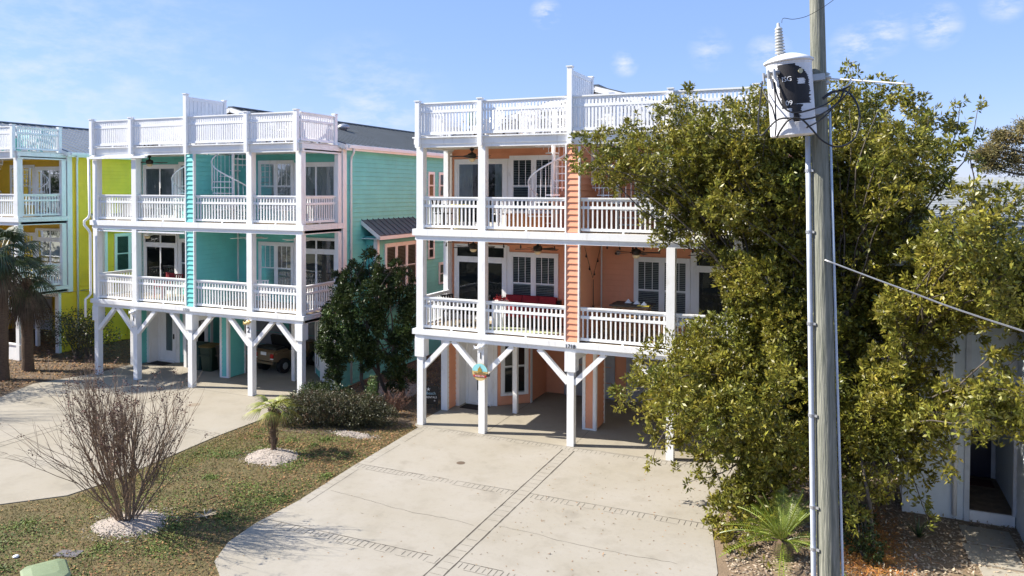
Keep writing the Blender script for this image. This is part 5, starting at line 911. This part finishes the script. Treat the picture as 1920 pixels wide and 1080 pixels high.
cable('cable', [(10.58,-9.49,8.44),(10.56,-9.5,8.2),(10.54,-9.52,7.9),(10.58,-9.55,7.74),(10.80,-9.67,7.93),(11.10,-9.66,7.92),(11.28,-9.55,7.98),(11.47,-9.35,8.14),(11.55,-9.25,8.32)], .011, RUBBER, 'black cable from the left terminal dipping below and running straight right over the tank', group=G)
cable('cable', [(10.74,-9.63,8.40),(10.78,-9.66,8.22),(10.86,-9.69,8.07),(10.98,-9.71,8.0),(11.15,-9.65,8.03),(11.35,-9.4,8.13),(11.48,-9.28,8.26)], .011, RUBBER, 'black cable swinging from the tank terminals up across the middle of the transformer', group=G)
cable('cable', [(10.78,-9.69,7.70),(10.83,-9.7,7.80),(10.93,-9.72,7.92),(11.06,-9.71,7.92),(11.18,-9.66,7.80),(11.30,-9.58,7.66),(11.47,-9.5,7.58),(11.65,-9.42,7.66),(11.72,-9.38,7.86),(11.70,-9.32,8.10),(11.60,-9.25,8.27),(11.48,-9.2,8.32)], .012, RUBBER, 'black cable arching over the tank bottom and making the big loop right of the pole', group=G)
cable('cable', [(11.48,-9.2,8.30),(11.40,-9.3,8.28),(11.30,-9.35,8.20)], .02, RUBBER, 'short thick black cable bundle tied at the right side of the pole', group=G)
cable('cable', [(11.52,-9.2,8.32),(11.62,-9.3,8.34),(11.56,-9.4,8.22),(11.44,-9.35,8.10),(11.28,-9.5,7.92),(11.12,-9.6,7.82)], .010, RUBBER, 'thin black cable crossing the pole diagonally below the cable bundle', group=G)
cable('cable', [(10.72,-9.63,8.44),(10.75,-9.67,8.25),(10.76,-9.68,8.05),(10.77,-9.7,7.86),(10.76,-9.7,7.72)], .010, RUBBER, 'black cable hanging straight down the left face of the tank', group=G)
cable('cable', [(10.58,-9.5,8.35),(10.64,-9.6,8.22),(10.72,-9.68,8.08),(10.76,-9.7,7.92)], .010, RUBBER, 'short black cable slanting from the left terminal towards the hanging one', group=G)
WIRE = mat('bare aluminium wire', (.55, .55, .56), .4, .1, metal=.5)
cable('power_line', [(11.36,-8.98,8.50),(12.3,-9.1,8.36)], .012, PVC, 'short white insulated line leaving the porcelain spool to the right of the pole', 'wire')
cable('power_line', [(11.62,-9.1,8.47),(11.60,-9.15,8.40),(11.52,-9.2,8.32)], .012, WIRE, 'bent metal lead joining the white line to the cable bundle', 'wire')
cable('power_line', [(10.80,-9.37,9.19),(10.82,-9.36,9.25),(10.95,-9.3,9.24),(11.15,-9.24,9.30),(11.45,-9.2,9.50),(11.62,-9.15,9.75)], .0035, RUBBER, 'hair-thin wire rising from the porcelain bushing across the top of the pole', 'wire')
for i, (dz, dy) in enumerate(((0, 0), (.012, .012), (.006, -.014))):
    cable('service_line', [(11.34, -9.15, 6.14+dz), (12.2, -9.1+dy, 5.82+dz), (13.6, -9.0+dy*2, 5.34+dz), (18.5, -8.7, 3.9+dz)], .0045, [WIRE, PORC, WIRE][i], ['uppermost', 'middle', 'lowest'][i]+' strand of the service line running down right from the pole across the oak', 'wire', 'service line strands')

# ------------------------------------------------------------ porch things
def fan(m_, light=True):
    t = thing('ceiling_fan', 'x', 'ceiling fan'); b = MB(); b.lathe((0, 0, 0), [(.06, 0), (.07, -.05), (.03, -.09), (.02, -.12), (.06, -.15), (.13, -.18), (.14, -.25), (.12, -.30), (.05, -.32)], 16); b.build('motor', m_, t, smooth=True)
    for k in range(5):
        a = 2*math.pi*k/5+.3; c, s_ = math.cos(a), math.sin(a); b = MB(); W = lambda x, y, z, c=c, s_=s_: (c*x-s_*y, s_*x+c*y, z); b.box(.10, .20, -.015, .015, -.265, -.25, W); b.add([(.18, -.05, -.262), (.66, -.07, -.275), (.66, .07, -.245), (.18, .05, -.250), (.18, -.05, -.255), (.66, -.07, -.268), (.66, .07, -.238), (.18, .05, -.243)], [(3,2,1,0), (4,5,6,7), (0,1,5,4), (1,2,6,5), (2,3,7,6), (3,0,4,7)], W); b.build('blade', m_, t)
    if light: b = MB(); b.lathe((0, 0, 0), [(.11, -.32), (.10, -.37), (.06, -.41), (.01, -.42)], 16); b.build('lamp_globe', GLOBE, t, smooth=True)
    return t
GF = 'ceiling fans under the porch ceilings'
f0 = fan(BRONZE); f0.location = (1.18, 1.1, 5.58); f0['label'] = 'dark fan over the coral house middle porch, left of the red sofa'; f0['group'] = GF
for loc, lb in (((3.30, 1.1, 5.58), 'dark fan over the coral house middle porch, above the red sofa'), ((6.25, 1.1, 5.58), 'dark fan over the coral house middle porch, above the tall pub table'), ((8.35, 1.1, 5.58), 'dark fan over the coral house middle porch, half hidden by oak leaves'), ((1.13, 1.1, 8.34), 'dark fan over the coral house top porch at the left')):
    dup(f0, loc, random.uniform(0, 1), lb)
dup(f0, (-12.75, 1.4, 8.34), .2, 'black fan over the teal house top porch at the left')
fw = fan(WHITE); fw.location = (-7.95, 1.5, 5.58+0); fw['label'] = 'white fan over the teal house middle porch, nearer the siding column'; fw['group'] = GF
dup(fw, (-5.7, 1.5, 5.58), .5, 'white fan over the teal house middle porch, by the right corner'); dup(fw, (-13.0, 1.5, 5.58), .5, 'white fan over the teal house middle porch, above the red chairs')
def sofa(loc):
    t = thing('sofa', 'red cushioned dark wicker sofa against the window on the coral house porch', 'sofa', loc); WK = mat('dark wicker', (.03, .022, .018), .8, .3, 30); b = MB(); b.box(-.95, .95, -.38, .38, .08, .34); b.box(-.95, .95, .26, .40, .34, .80); b.box(-.97, -.84, -.38, .38, .34, .60); b.box(.84, .97, -.38, .38, .34, .60); b.build('frame', WK, t)
    for i in range(3):
        x = -.83+i*.56; b = MB(); b.box(x, x+.54, -.40, .22, .345, .49); b.build('seat_cushion', RED, t); b = MB(); b.bar((x+.27, .20, .49), (x+.27, .30, .90), .54, .15, (0, 1, 0)); b.build('back_cushion', RED, t)
    for x in (-.88, .88):
        for y in (-.3, .32): b = MB(); b.box(x-.03, x+.03, y-.03, y+.03, 0, .08); b.build('leg', WK, t)
sofa((2.75, 1.68, 2.9))
b = MB(); b.box(1.6, 4.0, .35, 1.35, 2.902, 2.912); tag(b.build('rug', mat('lime and white rug', (.30, .42, .12), .95, .3, 1.2, col2=(.55, .56, .45))), 'lime green and white rug on the porch floor before the red sofa', 'rug')
t = thing('planter', 'white box planter with red flowers at the left end of the red sofa', 'planter', (1.98, 1.35, 2.9)); b = MB(); b.box(-.17, .17, -.15, .15, 0, .72); b.box(-.2, .2, -.18, .18, .72, .80); b.build('box', WHITE, t)
leaf_mesh('flowers', np.random.default_rng(1).normal(size=(260, 3))*[.10, .08, .05]+[0, 0, .85], .05, .03, mat('red petals', (.6, .03, .03), .6), t)
def stool_pub():
    t = thing('pub_table', 'tall dark slatted pub table with napkins on the right of the coral middle porch', 'table', (6.2, .95, 2.9)); b = MB()
    for k in range(6): b.box(-.55, .55, -.42+k*.14, -.30+k*.14, .97, 1.01)
    b.build('tabletop', mat('dark table boards', (.06, .05, .035), .6), t); b = MB(); b.box(-.5, .5, -.36, .36, .92, .97); b.build('frame', WOODT, t)
    for x in (-.45, .45):
        for y in (-.32, .32): b = MB(); b.bar((x, y, 0), (x*.9, y*.9, .95), .06, .06); b.build('leg', WOODT, t)
    for i, (x, y) in enumerate(((-.15, .1), (.12, .0), (.38, -.25))): b = MB(); b.add([(x-.09, y-.07, 3.915), (x+.09, y-.07, 3.915), (x+.09, y+.07, 3.915), (x-.09, y+.07, 3.915), (x, y, 4.03)], [(0,1,4), (1,2,4), (2,3,4), (3,0,4)], W=lambda a, b_, c: (a+6.2, b_+.95, c)); tag(b.build('napkin', WHITE), ['folded white napkin at the far left of the dark pub table', 'folded white napkin in the middle of the dark pub table', 'folded white napkin at the near right of the dark pub table'][i], 'napkin', 'napkins')
    b = MB(); b.box(6.43, 6.75, .55, .74, 3.914, 3.93); tag(b.build('tray', BRASS), 'yellow edged tray at the right end of the dark pub table', 'tray')
stool_pub()
def stool(label, loc, m_):
    t = thing('bar_stool', label, 'stool', loc, 0, 'bar stools on the coral porch'); b = MB(); b.lathe((0, 0, .70), [(.17, 0), (.18, .02), (.17, .05)], 16); b.build('seat', m_, t)
    for k in range(4): a = math.pi/4+k*math.pi/2; b = MB(); b.bar((.2*math.cos(a), .2*math.sin(a), 0), (.12*math.cos(a), .12*math.sin(a), .7), .04, .04); b.build('leg', m_, t)
    b = MB(); b.bar((-.13, -.13, .28), (.13, -.13, .28), .03, .05); b.bar((-.13, .13, .28), (.13, .13, .28), .03, .05); b.build('footrest', m_, t); return t
s0 = stool('tan wooden bar stool left of the dark pub table', (5.55, .6, 2.9), WOODT); dup(s0, (6.95, .75, 2.9), .3, 'tan wooden bar stool right of the dark pub table'); dup(s0, (6.3, .35, 2.9), .6, 'tan wooden bar stool before the middle of the dark pub table')
def chair(label, loc, rz, frame_m, seat_m, group, hb=.9):
    t = thing('porch_chair', label, 'chair', loc, rz, group); b = MB(); b.box(-.24, .24, -.23, .23, .42, .46); b.build('seat', seat_m, t); b = MB()
    for k in range(5): x = -.20+k*.1; b.bar((x, .22, .48), (x, .30, hb), .06, .015)
    b.bar((-.24, .30, hb), (.24, .30, hb), .05, .04); b.build('backrest', seat_m, t)
    for x in (-.22, .22):
        for y in (-.21, .21): b = MB(); b.box(x-.018, x+.018, y-.018, y+.018, 0, .42); b.build('leg', frame_m, t)
        b = MB(); b.bar((x*1.1, -.22, .66), (x*1.1, .26, .66), .04, .03); b.box(x*1.1-.015, x*1.1+.015, -.22, -.19, .42, .65); b.build('armrest', frame_m, t)
    return t
c0 = chair('red porch chair on the teal house middle porch, nearer the siding column', (-11.75, 1.55, 2.9), .2, RED, RED, 'red chairs on the teal porch'); dup(c0, (-12.45, 1.75, 2.9), -.1, 'red porch chair on the teal house middle porch, nearer the left corner')
BC = chair('black metal chair at the left corner of the coral middle porch', (.55, 1.0, 2.9), 1.2, BLACK, BLACK, 'black chairs on the coral porches'); dup(BC, (1.35, 1.2, 2.9), -1.2, 'black metal chair between the glass door and second post, coral middle porch'); 
dup(BC, (.35, .75, 5.9), 1.4, 'black metal chair at the left corner of the coral top porch'); dup(BC, (1.35, .95, 5.9), -1.4, 'black metal chair beside the second post of the coral top porch')
def btable(label, loc, m_, r_=.38, h=.72):
    t = thing('bistro_table', label, 'table', loc); b = MB(); b.lathe((0, 0, h-.03), [(r_-.01, 0), (r_, .01), (r_-.01, .03)], 20); b.build('tabletop', m_, t); b = MB(); b.lathe((0, 0, 0), [(.22, 0), (.2, .03), (.03, .05), (.03, h-.03)], 12); b.build('pedestal', m_, t); return t
btable('small black round table between two black chairs on the coral middle porch', (.95, 1.1, 2.9), BLACK); tb = btable('yellow topped round table at the left of the coral top porch', (.8, .85, 5.9), BRASS, .3)
cm = thing('wooden_chest', 'orange wooden chest before the window on the coral top porch', 'chest', (2.95, 1.25, 5.9)); b = MB(); b.box(-.6, .6, -.28, .28, .05, .42); b.build('body', WOODO, cm); b = MB(); b.box(-.63, .63, -.31, .31, .42, .46); b.build('lid', WOODO, cm)
WC = chair('white chair on the coral top porch left of the orange chest', (2.1, 1.2, 5.9), .9, WHITE, WHITE, 'white porch chairs'); dup(WC, (6.6, 1.1, 5.9), .3, 'white chair on the coral top porch right of the stair, by the oak'); dup(WC, (7.2, 1.3, 5.9), -.4, 'white chair on the coral top porch behind the oak leaves')
dup(WC, (-12.9, 1.3, 5.9), .6, 'white chair on the teal top porch at the left corner'); dup(WC, (-11.85, 1.2, 5.9), -.7, 'white chair on the teal top porch left of the siding column'); dup(WC, (-8.9, 1.2, 5.9), .4, 'white chair on the teal top porch under the spiral stair'); dup(WC, (-6.4, 1.5, 5.9), -.3, 'white chair on the teal top porch before the right window')
dup(WC, (-7.4, 1.4, 2.9), .5, 'white chair on the teal middle porch under the right window'); 
def adir(label, loc, rz, m_, group='slatted deck chairs on the roof decks'):
    t = thing('deck_chair', label, 'chair', loc, rz, group); b = MB()
    for k in range(6): y = -.30+k*.1; b.bar((-.26, y, .36-.02*k), (.26, y, .36-.02*k), .085, .018)
    b.build('seat', m_, t); b = MB()
    for k in range(6): x = -.24+k*.096; hh = .95+.06*math.sin(math.pi*(k+.5)/6); b.bar((x, .26, .26), (x*1.15, .52, hh), .08, .016)
    b.bar((-.27, .36, .55), (.27, .36, .55), .05, .02); b.build('backrest', m_, t)
    for x in (-.32, .32):
        b = MB(); b.bar((x, -.36, .56), (x, .42, .56), .11, .02); b.build('armrest', m_, t); b = MB(); b.box(x-.015, x+.015, -.34, -.26, 0, .55); b.build('leg', m_, t); b = MB(); b.bar((x*.85, .3, .3), (x*.85, .5, 0), .03, .07); b.build('leg', m_, t)
    return t
a0 = adir('white slatted deck chair at the left corner of the coral roof deck', (.45, 1.2, 8.62), .5, PVC); dup(a0, (1.5, 1.35, 8.62), -.4, 'white slatted deck chair right of the green parasol on the coral roof deck')
dup(a0, (6.6, 1.2, 8.62), .3, 'white slatted deck chair on the coral roof deck right of the privacy panel')
DB = mat('dark slats', (.05, .045, .04), .6)
a1 = adir('dark slatted deck chair at the right corner of the teal roof deck', (-5.6, 1.55, 8.62), -.5, DB); dup(a1, (-6.7, 1.6, 8.62), .3, 'dark slatted deck chair left of the small table on the teal roof deck'); dup(a1, (-13.2, 1.6, 8.62), .3, 'dark slatted deck chair near the left end of the teal roof deck'); dup(a1, (-11.9, 1.7, 8.62), -.2, 'dark slatted deck chair by the stair guard of the teal roof deck')
dup(a0, (-14.0, 1.4, 8.62), .8, 'white slatted deck chair at the left corner of the teal roof deck')
dup(a1, (2.55, 1.35, 8.62), -.2, 'dark slatted deck chair by the stair guard of the coral roof deck')
btable('small white round table between dark chairs on the teal roof deck', (-6.15, 1.3, 8.62), PVC, .3, .5)
TQ = mat('turquoise plastic', (.05, .5, .45), .4); dup(adir('turquoise deck chair behind the railing corner of the yellow roof deck', (-20.0, 1.6, 8.62), -.6, TQ), (-21.0, 1.7, 8.62), .2, 'turquoise deck chair further left on the yellow roof deck')
um = thing('parasol', 'closed dark green parasol standing on the coral roof deck', 'parasol', (1.05, 1.25, 8.62)); b = MB(); b.tube([(0, 0, 0), (0, 0, 1.12)], .018, 8); b.build('pole', BLACK, um); b = MB()
k = 16; b.lathe((0, 0, 0), [(.10, .42), (.17, .48), (.14, .62), (.08, .80), (.02, 1.1)], 8); b.build('canopy', mat('dark green canvas', (.02, .16, .12), .8), um)
b = MB(); b.lathe((0, 0, 0), [(.2, 0), (.2, .05), (.04, .08)], 14); b.build('base', BLACK, um)
# string lights
def strings(label, pts, sag=.10):
    t = thing('string_lights', label, 'string lights', (0, 0, 0), 0, 'string lights on the coral porch'); w_ = MB(); bl = MB()
    for p, q in zip(pts, pts[1:]):
        p = Vector(p); q = Vector(q); n = max(2, int((q-p).length/.12)); P = [p.lerp(q, i/n)-Vector((0, 0, sag*4*(i/n)*(1-i/n))) for i in range(n+1)]; w_.tube(P, .006, 4, False)
        for i in range(2, n, 4): b = MB(); b.lathe(tuple(P[i]), [(.014, 0), (.016, -.04), (.028, -.07), (.024, -.10), (.003, -.12)], 8); b.build('bulb', BRONZE, t)
    w_.build('wire', BLACK, t)
strings('black bulb string lights draped below the ceiling over the red sofa porch', [(-.15, .35, 5.5), (1.0, .7, 5.52), (2.2, .5, 5.52), (3.3, .75, 5.52), (4.5, .45, 5.52)], .05)
strings('black bulb lights in a V on the coral party wall and along right porch', [(4.99, .35, 5.5), (4.96, 1.2, 4.55), (4.96, 2.0, 5.45), (6.2, 1.3, 5.5), (7.6, .9, 5.5), (9.3, 1.1, 5.5)], .02)
strings('short string of black bulbs hung at the top of the coral stub wall', [(4.62, 1.58, 2.5), (4.75, 1.57, 2.40), (4.90, 1.58, 2.5)], .0)
b = MB(); b.tube([(4.98, 1.2, 4.5), (4.98, 1.2, 3.75)], .012, 5); b.tube([(4.98, 1.2, 3.75), (4.98, 1.2, 3.6)], .03, 6); tag(b.build('hanging_cord', BLACK), 'black cord hanging straight down the coral party wall below the V of lights', 'cord')
sp_ = thing('wall_spotlight', 'small round twin spotlight on the coral porch wall corner', 'lamp', (5.45, 2.12, 5.22)); b = MB(); b.sphere((0, 0, 0), .075, 12); b.build('body', STEEL, sp_, smooth=True); b = MB(); b.sphere((-.05, -.06, -.02), .04, 10); b.build('lens', BLACK, sp_)
# round sign on post
rs = thing('round_sign', 'round beach sign with a gold sandcastle and red phone banner on the coral post', 'sign', (2.02, -.115, 1.83)); rs.scale = (.86, 1, .86); k = 36; Rr = .29
b = MB(); b.prism([(Rr*math.cos(2*math.pi*i/k), Rr*math.sin(2*math.pi*i/k)) for i in range(k)], -.0, .03, W=lambda x, y, z: (x, -z, y)); b.build('board', mat('sign sand', (.62, .45, .18), .6, .1, 8), rs)
b = MB(); P = [(Rr*.985*math.cos(math.radians(a)), Rr*.985*math.sin(math.radians(a))) for a in range(6, 175, 6)]; b.prism(P, .031, .034, W=lambda x, y, z: (x, -z, y)); b.build('sky_panel', mat('sign aqua', (.30, .68, .70), .6, .1, 5), rs)
b = MB(); b.box(-.235, .235, -.040, -.035, -.17, -.10); b.build('banner', mat('sign red', (.5, .02, .03), .5), rs)
GOLD = mat('sign gold', (.38, .25, .04), .5); b = MB(); b.box(-.075, .075, -.043, -.035, .0, .09)
for x in (-.07, -.02, .03): b.box(x, x+.035, -.043, -.035, .09, .12)
b.add([(-.05, -.043, .12), (.05, -.043, .12), (0, -.043, .19)], [(0,1,2)]); b.box(-.003, .003, -.043, -.036, .17, .22); b.build('castle', GOLD, rs)
text('lettering', 'SANDPIPER', .085, mat('sign letter', (.33, .24, .10), .5), rs, (0, -.036, -.045)); text('phone_number', '910-201-1776', .062, WHITE, rs, (0, -.042, -.135))
b = MB(); b.box(.25, .285, -.05, -.01, -.13, -.03); b.build('latch', BLACK, rs)
# dark yard sign
ysn = thing('yard_sign', 'small black yard sign with white starfish and lettering beside the coral corner', 'sign', (-.55, 1.55, 0), .35); b = MB(); b.box(-.24, .24, -.01, .01, .18, .75); b.build('panel', BLACK, ysn); b = MB(); b.box(-.2, -.18, -.008, .008, 0, .2); b.box(.18, .2, -.008, .008, 0, .2); b.build('stake', BLACK, ysn)
b = MB()
for i in range(5): a = math.pi/2+i*2*math.pi/5; b.add([(-.08+.02*math.cos(a-.6), -.013, .66+.02*math.sin(a-.6)), (-.08+.075*math.cos(a), -.013, .66+.075*math.sin(a)), (-.08+.02*math.cos(a+.6), -.013, .66+.02*math.sin(a+.6)), (-.08, -.013, .66)], [(0,1,2,3)])
b.build('starfish', WHITE, ysn); text('lettering', 'Beach', .13, mat('sign pale blue', (.35, .55, .65), .5), ysn, (.0, -.012, .53)); text('lettering', 'RENTALS', .085, WHITE, ysn, (.02, -.012, .40)); text('lettering', '*', .12, WHITE, ysn, (.12, -.012, .27))
# bins
def bin_(label, loc, rz, m_, lid_m=None):
    t = thing('wheelie_bin', label, 'bin', loc, rz, 'rubbish bins'); b = MB(); lv = [(.22, .24, 0), (.23, .26, .12), (.285, .33, .90), (.30, .345, .94)]; vs = []
    for a, c, z in lv:
        for x, y in ((-1,-.75),(-.75,-1),(.75,-1),(1,-.75),(1,.75),(.75,1),(-.75,1),(-1,.75)): vs.append((x*a, y*c, z))
    fs = [(i*8+j, i*8+(j+1) % 8, (i+1)*8+(j+1) % 8, (i+1)*8+j) for i in range(3) for j in range(8)]+[tuple(range(8))[::-1]]; b.add(vs, fs); b.box(-.24, .24, -.355, -.33, .60, .66); b.build('body', m_, t)
    b = MB(); vs = []; 
    for k_, z in ((1.06, .945), (1.08, .97), (.98, 1.0), (.6, 1.035), (.25, 1.04)):
        for x, y in ((-1,-.75),(-.75,-1),(.75,-1),(1,-.75),(1,.75),(.75,1),(-.75,1),(-1,.75)): vs.append((x*.30*k_, y*.36*k_, z))
    b.add(vs, [(i*8+j, i*8+(j+1) % 8, (i+1)*8+(j+1) % 8, (i+1)*8+j) for i in range(4) for j in range(8)]+[tuple(range(8))[::-1], tuple(range(32, 40))]); b.build('lid', lid_m or m_, t)
    b = MB(); b.tube([(-.26, .40, .92), (.26, .40, .92)], .018, 8); b.bar((-.25, .3, .9), (-.25, .41, .92), .03, .03); b.bar((.25, .3, .9), (.25, .41, .92), .03, .03); b.build('handle', m_, t)
    for x in (-.27, .27): b = MB(); b.tube([(x-.03, .27, .11), (x+.03, .27, .11)], .11, 14); b.build('wheel', RUBBER, t)
    return t
GB = mat('dark green plastic', (.03, .05, .028), .5); BB = mat('dark brown plastic', (.06, .045, .03), .5)
bin_('dark teal bin half hidden behind the centre post of the teal carport', (-11.7, 2.75, 0), .2, mat('dark teal plastic', (.01, .05, .045), .5)); bin_('dark green bin with a yellowish lid in the teal carport, between two others', (-11.1, 2.75, 0), .1, GB, mat('olive lid', (.14, .10, .03), .6)); bin_('dark brown bin beside the teal carport column', (-10.45, 2.95, 0), -.1, BB)
lb = bin_('pale green bin with a domed lid at the lower left corner of the lawn', (.02, -11.75, -.02), 1.05, mat('faded green plastic', (.20, .25, .13), .55, .1, 3)); 
# buggy
gc = thing('golf_cart', 'tan lifted golf cart with fat tyres parked in the teal carport', 'golf cart', (-8.75, 3.1, 0)); TAN = mat('tan body paint', (.22, .14, .075), .3, .05, coat=.5); b = MB()
prof = [(.0, .52), (.02, .85), (.15, .92), (.75, .92), (.9, .62), (1.5, .5), (1.75, .55), (1.95, .95), (2.3, .98), (2.5, .85), (2.55, .5), (1.6, .38), (.6, .38)]
n = len(prof); vs = [(x, y, z) for x in (-.5, .5) for y, z in prof]; b.add(vs, [tuple(range(n))[::-1], tuple(range(n, 2*n))]+[(i, (i+1) % n, n+(i+1) % n, n+i) for i in range(n)]); b.box(-.62, -.5, .1, .95, .78, .84); b.box(.5, .62, .1, .95, .78, .84); b.box(-.62, -.5, 1.75, 2.4, .84, .9); b.box(.5, .62, 1.75, 2.4, .84, .9); b.box(-.5, .5, -.06, .0, .42, .5); b.build('body', TAN, gc)
BS = mat('black vinyl seat', (.02, .02, .02), .5); b = MB(); b.box(-.5, .5, .95, 1.45, .8, .95); b.build('seat', BS, gc); b = MB(); b.bar((0, .9, .95), (0, .82, 1.35), .98, .12, (0, 1, 0)); b.build('backrest', BS, gc); b = MB(); b.box(-.5, .5, .15, .6, .93, 1.02); b.build('rear_seat', BS, gc)
for x in (-.52, .52):
    for y in (.5, 2.05):
        b = MB(); b.tube([(x-.11, y, .29), (x-.09, y, .29), (x+.09, y, .29), (x+.11, y, .29)], [.25, .29, .29, .25], 20); w_ = b.build('wheel', RUBBER, gc, smooth=False); b = MB(); s_ = 1 if x > 0 else -1; b.tube([(x+s_*.10, y, .29), (x+s_*.125, y, .29)], [.16, .10], 12); b.build('rim', STEEL, w_)
b = MB(); K = 20; b.tube([(-.22+.17*math.cos(2*math.pi*i/K), 1.72+.08*math.sin(2*math.pi*i/K), 1.18+.15*math.sin(2*math.pi*i/K)) for i in range(K+1)], .016, 6); b.bar((-.22, 1.72, 1.18), (-.22, 2.0, .9), .04, .04); b.bar((-.38, 1.72, 1.18), (-.06, 1.72, 1.18), .03, .02); b.build('steering_wheel', BLACK, gc)
for x in (-.44, .44): b = MB(); b.box(x-.07, x+.07, -.03, .02, .66, .80); b.build('tail_light', mat('red tail lamp', (.5, .02, .015), .25), gc); b = MB(); b.box(x-.07, x+.07, -.028, .02, .60, .635); b.build('reflector', PVC, gc)
b = MB(); b.box(-.14, .14, -.03, .0, .74, .86); b.build('number_plate', PVC, gc)
gc.rotation_euler = (0, 0, -.12)
# flag on yellow house
fl = thing('flag', 'small striped flag hanging inside the yellow house ground floor at the left edge', 'flag', (-19.75, 1.1, .9)); b = MB(); b.bar((-.3, 0, .75), (.05, 0, .62), .015, .015); b.build('pole', BRASS, fl)
b = MB(); b2 = MB(); vs = []
for j in range(7):
    for i in range(7): (b if j % 2 else b2).add([(-.15+.07*j+.01*i, .03*math.sin(i+j), .68-.09*i), (-.15+.07*(j+1)+.01*i, .03*math.sin(i+j+1), .66-.09*i), (-.15+.07*(j+1)+.01*(i+1), .03*math.sin(i+j+2), .66-.09*(i+1)), (-.15+.07*j+.01*(i+1), .03*math.sin(i+j+1), .68-.09*(i+1))], [(0,1,2,3)])
b.build('red_stripes', mat('flag red', (.45, .03, .05), .8), fl); b2.build('white_stripes', WHITE, fl)
# stones and small lawn things
b = MB(); b.prism([(-2.35, -9.75), (-1.95, -9.6), (-1.85, -9.85), (-2.3, -10.0)], -.05, -.002); tag(b.build('stepping_stone', mat('dark flat stone', (.14, .13, .14), .8)), 'dark flat stone in the lawn below the bare crape myrtle', 'stone')
b = MB(); b.sphere((-2.9, -10.3, .0), .06, 10, .5); tag(b.build('stone', WHITE, smooth=True), 'round white stone on the lawn above the green bin lid', 'stone')
b = MB(); rr = random.Random(14)
for _ in range(12): a = rr.uniform(0, 6.28); b.bar((-.95, -7.5, .02), (-.95+.22*math.cos(a), -7.5+.22*math.sin(a), rr.uniform(.02, .12)), .02, .008)
tag(b.build('dry_weed', LITTERP), 'pale dry broken weed on the lawn right of the crape myrtle', 'weed')
yw = MB(); yw.box(-28.9+.0, -19.4, .78, .86, 0, .62); yw.box(-28.95, -19.35, .74, .90, .62, .67); o = yw.build('low_wall', WHITE, None); o.parent = yellow; o.matrix_parent_inverse = Matrix.Translation((29.05, -.72, 0))
